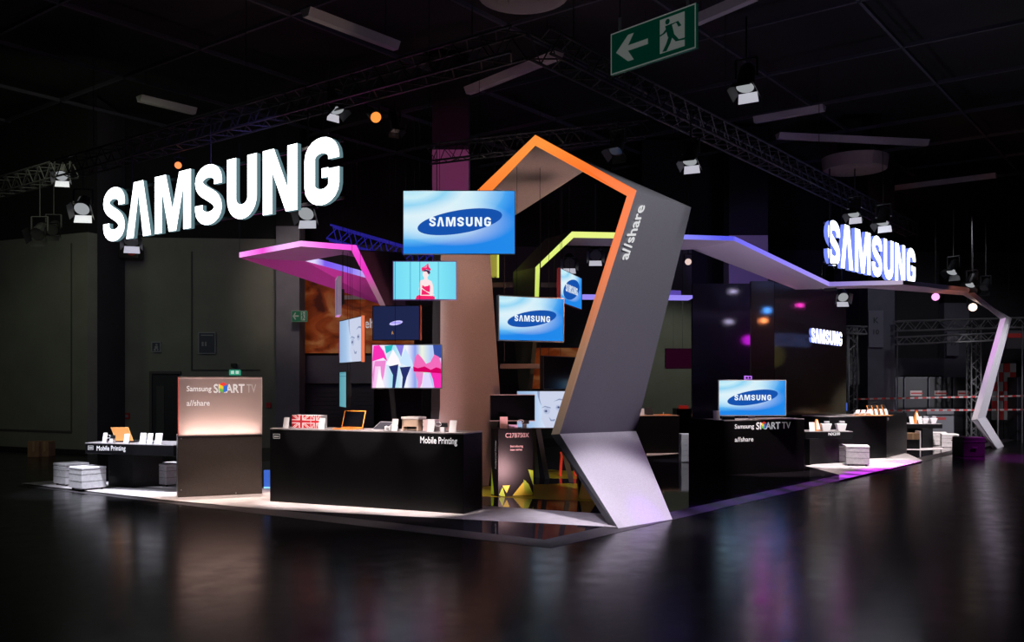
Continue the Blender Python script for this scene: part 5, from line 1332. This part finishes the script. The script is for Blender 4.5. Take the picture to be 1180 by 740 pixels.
# barrier tape
TR_, TW_ = mat('tape_red', (.5, .03, .03), .5, emit=(.5, .03, .03), es=.05), mat('tape_white', (.45, .42, .42), .5, emit=(.5, .48, .48), es=.03)
for (y0, y1, Y, l) in ((461, 457, 28.7, 'upper red and white barrier tape across the black cabinets'), (474.5, 473, 28.6, 'lower red and white barrier tape across the black cabinets')):
    a, b = at(983, y0, Y), at(1190, y1, Y); root = thing('barrier_tape', l, 'tape', a); mb = MB(); N_ = 44
    for i in range(N_): p = a+(b-a)*(i/N_); mb.box(p, (b-a)/N_, Vector((0, .01, 0)), Z*.05, TR_ if i % 2 else TW_)
    mb.build('striped_tape', root)
    for f in (.0, 1.0): q = a+(b-a)*f; MB().tube((q.x, q.y+.03, 0), (q.x, q.y+.03, q.z+.06), .02, BLACKM).build('post', root)
# checkered banners
CR, CW = mat('check_red', (.30, .02, .02), .6, emit=(.3, .02, .02), es=.02), mat('check_white', (.20, .19, .19), .6, emit=(.3, .28, .28), es=.02)
for x0, x1, l in ((1143, 1156, 'left red and white checkered hanging banner behind arch leg'), (1157, 1171, 'right red and white checkered hanging banner behind arch leg')):
    a = at(x0, 484, 30.4); root = thing('checkered_banner', l, 'banner', a, 'red and white checkered banners'); mb = MB()
    w_ = (x1-x0)*30.4/F
    for i in range(2):
        for j in range(6): mb.box(a+Vector((w_/2*i, 0, .315*j)), Vector((w_/2, 0, 0)), Vector((0, .03, 0)), Z*.315, CR if (i+j) % 2 else CW)
    mb.build('cloth', root); MB().tube(a+Z*1.89, a+Vector((w_, 0, 1.89)), .02, BLACKM).build('top_rail', root)
    MB().box(Vector((a.x, a.y, 0)), Vector((w_, 0, 0)), Vector((0, .1, 0)), Z*a.z, BLACKM).build('base_block', root)
a = at(1160, 402, 30); root = thing('hanging_fascia', 'pale fascia board with red stripe at right edge of hall', 'sign', a)
MB().box(a, Vector((1.2, 0, 0)), Vector((0, .1, 0)), Z*.6, mat('fascia_pale', (.18, .17, .18), .6)).build('board', root); MB().box(a+Vector((0, -.01, .36)), Vector((1.2, 0, 0)), Vector((0, .01, 0)), Z*.14, LBR).build('red_stripe', root)
for k in (.1, 1.1): MB().tube(a+Vector((k, .05, .6)), (a.x+k, a.y+.05, ZC+.3), .008, BLACKM, n=5).build('hanging_wire', root)
# dim white upholstered shape and bench level behind the truss
a = at(1031, 430, 31); root = thing('back_gallery_wall', 'low pale parapet wall behind the trusses at right', 'parapet', a)
MB().box(Vector((a.x, a.y, 2.1)), Vector((57*31/F, 0, 0)), Vector((0, .3, 0)), Z*.6, mat('parapet_grey', (.10, .10, .12), .7)).build('panel', root)
MB().box(Vector((a.x, a.y+.05, 0)), Vector((57*31/F, 0, 0)), Vector((0, .2, 0)), Z*2.1, BLACKM).build('base', root)

# ================================================================== lights
WARM = (1, .80, .66); COOL = (.86, .88, 1.0)
def sp(x, y, z, tx, ty, tz, e, col=WARM, ang=35, size=.08, blend=.6, spec=.4): return lamp('SPOT', (x, y, z), (tx, ty, tz), e, col, size, ang, blend, spec=spec)
# near counter and the white floor
mN = (nFL+nFR)/2
for f in (.2, .5, .8):
    q = nFL+(nFR-nFL)*f; sp(q.x+.1, q.y-.7, 6.0, q.x+.05, q.y+.1, 1.1, 2400, (1, .84, .78), 18)
    lamp('SPOT', (q.x-.9, q.y-3.2, 4.2), (q.x+.05, q.y+.15, 1.26), 1000, (1, .86, .82), .05, 13, .5, spec=0)
sp(mN.x-.3, mN.y-1.8, 6.0, mN.x-.2, mN.y-.35, 0, 600, (1, .84, .78), 34)
sp(nFR.x+.8, nFR.y+1.2, 6.0, nFR.x+.9, nFR.y+.3, 0, 900, (.85, .72, .95), 34)
mS = (sFL+sFR)/2
sp(mS.x+.25, mS.y+1.0, 5.9, mS.x, mS.y+.15, 1.0, 1800, (1, .78, .66), 22)
sp(mS.x-.2, mS.y-1.2, 5.9, mS.x+.3, mS.y-.1, .1, 1700, (1, .78, .66), 30)
lamp('AREA', frS.p(WS/2, 1.02, -.12), frS.p(WS/2, 2.2, .1), 24, (1, .82, .72), WS*.9, sy=.2)
sp(-6.6, 14.4, 5.9, -6.5, 15.9, .6, 3600, COOL, 30)
lamp('SPOT', (-5.6, 11.5, 3.8), (-6.0, 15.9, .92), 900, COOL, .05, 14, .6, spec=0)
sp(-8.6, 13.6, 5.0, -7.3, 15.9, .2, 700, COOL, 30)
# left pedestal and inner parts
sp(.2, 13.8, 5.8, .05, 15.1, 1.0, 500, (1, .75, .72), 22)
sp(.9, 14.2, 5.6, .8, 15.6, 0, 2200, (.75, 1.0, .35), 38, spec=.1)
lamp('SPOT', (.1, 10.3, 2.6), (.35, 11.9, 0), 260, (.86, .76, .95), .05, 50, .8, spec=.2)
# large arch
sp(4.4, 6.6, 6.4, 1.8, 12.2, 3.6, 2600, (.95, .92, 1.0), 27, .2)
sp(4.2, 7.6, 6.2, 1.65, 12.2, .4, 3600, (.95, .88, 1.0), 18, .2)
lamp('AREA', (3.4, 10.9, .45), (1.9, 12.4, .6), 16, (.75, .3, 1.0), .3)
sp(.9, 13.9, 1.2, -.1, 15.2, 4.6, 260, (1, .66, .56), 60, .2, spec=0)
sp(1.9, 13.6, 3.4, -1.0, 16.2, 2.4, 210, (1, .50, .36), 70, .3, spec=0)
sp(.2, 14.2, .4, -.9, 16.2, 1.0, 110, (.95, .55, .58), 90, .2, spec=0)
# column lit magenta, column lit violet
sp(-1.2, 17.5, 6.3, -1.4, 21.1, 6.8, 110, (1, .05, .5), 50, .1)
sp(6.0, 24, 5.0, 7.0, 27, 5.6, 100, (.4, .25, 1), 60, .2)
# canopy underside
sp(-4.6, 17.4, 2.3, -4.4, 16.8, 4.2, 60, (1, .06, .65), 110, .2)
sp(-3.0, 16.0, 2.4, -3.4, 17.4, 4.1, 60, (1, .10, .7), 100, .2)
# right arch
sp(5.2, 13.6, 1.5, 4.6, 16.0, 4.2, 260, (.85, .70, 1.0), 90, .3)
sp(11.0, 22.2, 2.4, 11.6, 24.0, 4.3, 130, (1, .3, .12), 40, .2)
sp(11.5, 21.5, 5.5, 14.2, 26.2, 2.4, 900, (.95, .9, 1.0), 22, .2)
sp(18.0, 22.6, 3.6, 14.1, 26.3, 1.9, 1700, (.95, .92, 1.0), 40, .2)
# right counters
sp(4.6, 17.6, 3.9, 5.2, 19.0, 1.1, 900, (1, .82, .76), 44)
sp(7.5, 19.7, 3.6, 7.4, 20.9, .7, 1000, (1, .90, .88), 50)
sp(8.9, 21.7, 3.7, 9.1, 22.9, 1.0, 800, (1, .88, .84), 50)
sp(8.5, 21.0, 3.8, 8.5, 21.4, 0, 700, (1, .94, .94), 46)
sp(11.6, 24.9, 3.9, 12.0, 26.1, .6, 1100, (1, .88, .86), 56)
sp(4.0, 20.0, 6.0, 3.9, 21.6, .5, 900, (.95, .95, 1), 12)
sp(4.0, 21.5, 6.0, 3.7, 24.2, .9, 900, (1, .7, .6), 26)
# magenta and purple light along the right platform edge and floor
e_ = lambda t: pc+(pe-pc)*t
for i in range(15):
    t = .09+.033*i; f = i/14
    col = (.30+.65*f*f, .07-.04*f, 1.0-.12*f); en = 260+900*f+(3000 if i in (12, 13) else 0)
    p = e_(t); lamp('SPOT', (p.x-.02, p.y+.12, 3.0), (p.x-.02, p.y+.13, 0), en, col, .05, 16, 1.0, spec=.02)
sp(13.8, 21.5, 5.0, 12.8, 22.6, 0, 4500, (.8, .03, .85), 36, .1, spec=.1)
# back walls, faint
lamp('AREA', (-9.5, 19.5, 6.6), (-11.5, 26, 2.0), 40, (.93, 1.0, .72), 4, spec=0)
sp(-13, 17, 5.5, -11.5, 24.4, 1.8, 80, (.93, 1.0, .75), 60, .5, spec=0)
sp(-3.8, 14.2, 5.9, -9.0, 26, 3.4, 160, (.28, .22, 1.0), 60, .3, spec=0)
sp(-5.5, 23, 5.8, -5.8, 28.5, 4.0, 150, (1, .8, .7), 70, .3, spec=0)
sp(4.6, 24.2, 4.4, 4.6, 28.4, 2.2, 150, (.95, 1, .85), 60, .3, spec=0)
sp(12, 24, 6.0, 13.0, 29.5, 2.2, 100, (.85, .88, 1.0), 75, .3, spec=0)
sp(15.5, 25, 6.0, 15.5, 30, 2.2, 50, (.9, .88, 1.0), 75, .3, spec=0)
# faint upward hall light so that the ceiling grid and fixtures just show
lamp('AREA', (0, 12, 2.6), (0, 16, 9), 11, (.75, .78, 1), 14, spec=0)
lamp('AREA', (9, 20, 4.6), (9, 22, 9), 9, (.5, .5, 1), 8, spec=0)
lamp('AREA', (1.5, 7, 4.0), (1.6, 10, 5.6), 1.2, (1, 1, .95), 1.0, spec=0)
# unseen point lamps added before the glossy panels for their coloured highlights
def added_mirror_lamp(px, py, w3_, dist, e, col, size):
    a, b, n = w3_; A = Vector((a.x, a.y, 0)); k = (px-CX)/F
    P = on_line(px, A, Vector((b.x, b.y, 0))); P.z = H+(HZ-py)/F*P.y
    v = (P-Vector((0, 0, H))).normalized(); r = v-2*v.dot(n)*n
    q = P+r*dist*.42; lamp('POINT', q, None, e*.15, col, size*.8)
added_mirror_lamp(845, 336, w1, 2.5, 14, (1, .95, 1), .05)
added_mirror_lamp(840, 371, w1, 2.5, 14, (1, .95, 1), .05)
added_mirror_lamp(862, 392, w1, 1.6, 40, (.9, .02, .8), .15)
added_mirror_lamp(884, 358, w2, 2.0, 60, (.05, .25, 1), .10)
added_mirror_lamp(880, 369.5, w2, 2.0, 45, (1, .3, .12), .08)
added_mirror_lamp(922, 352, w3, 2.2, 22, (1, .05, .8), .06)
added_mirror_lamp(890, 410, w3, 2.5, 10, (.7, .65, .2), .4)
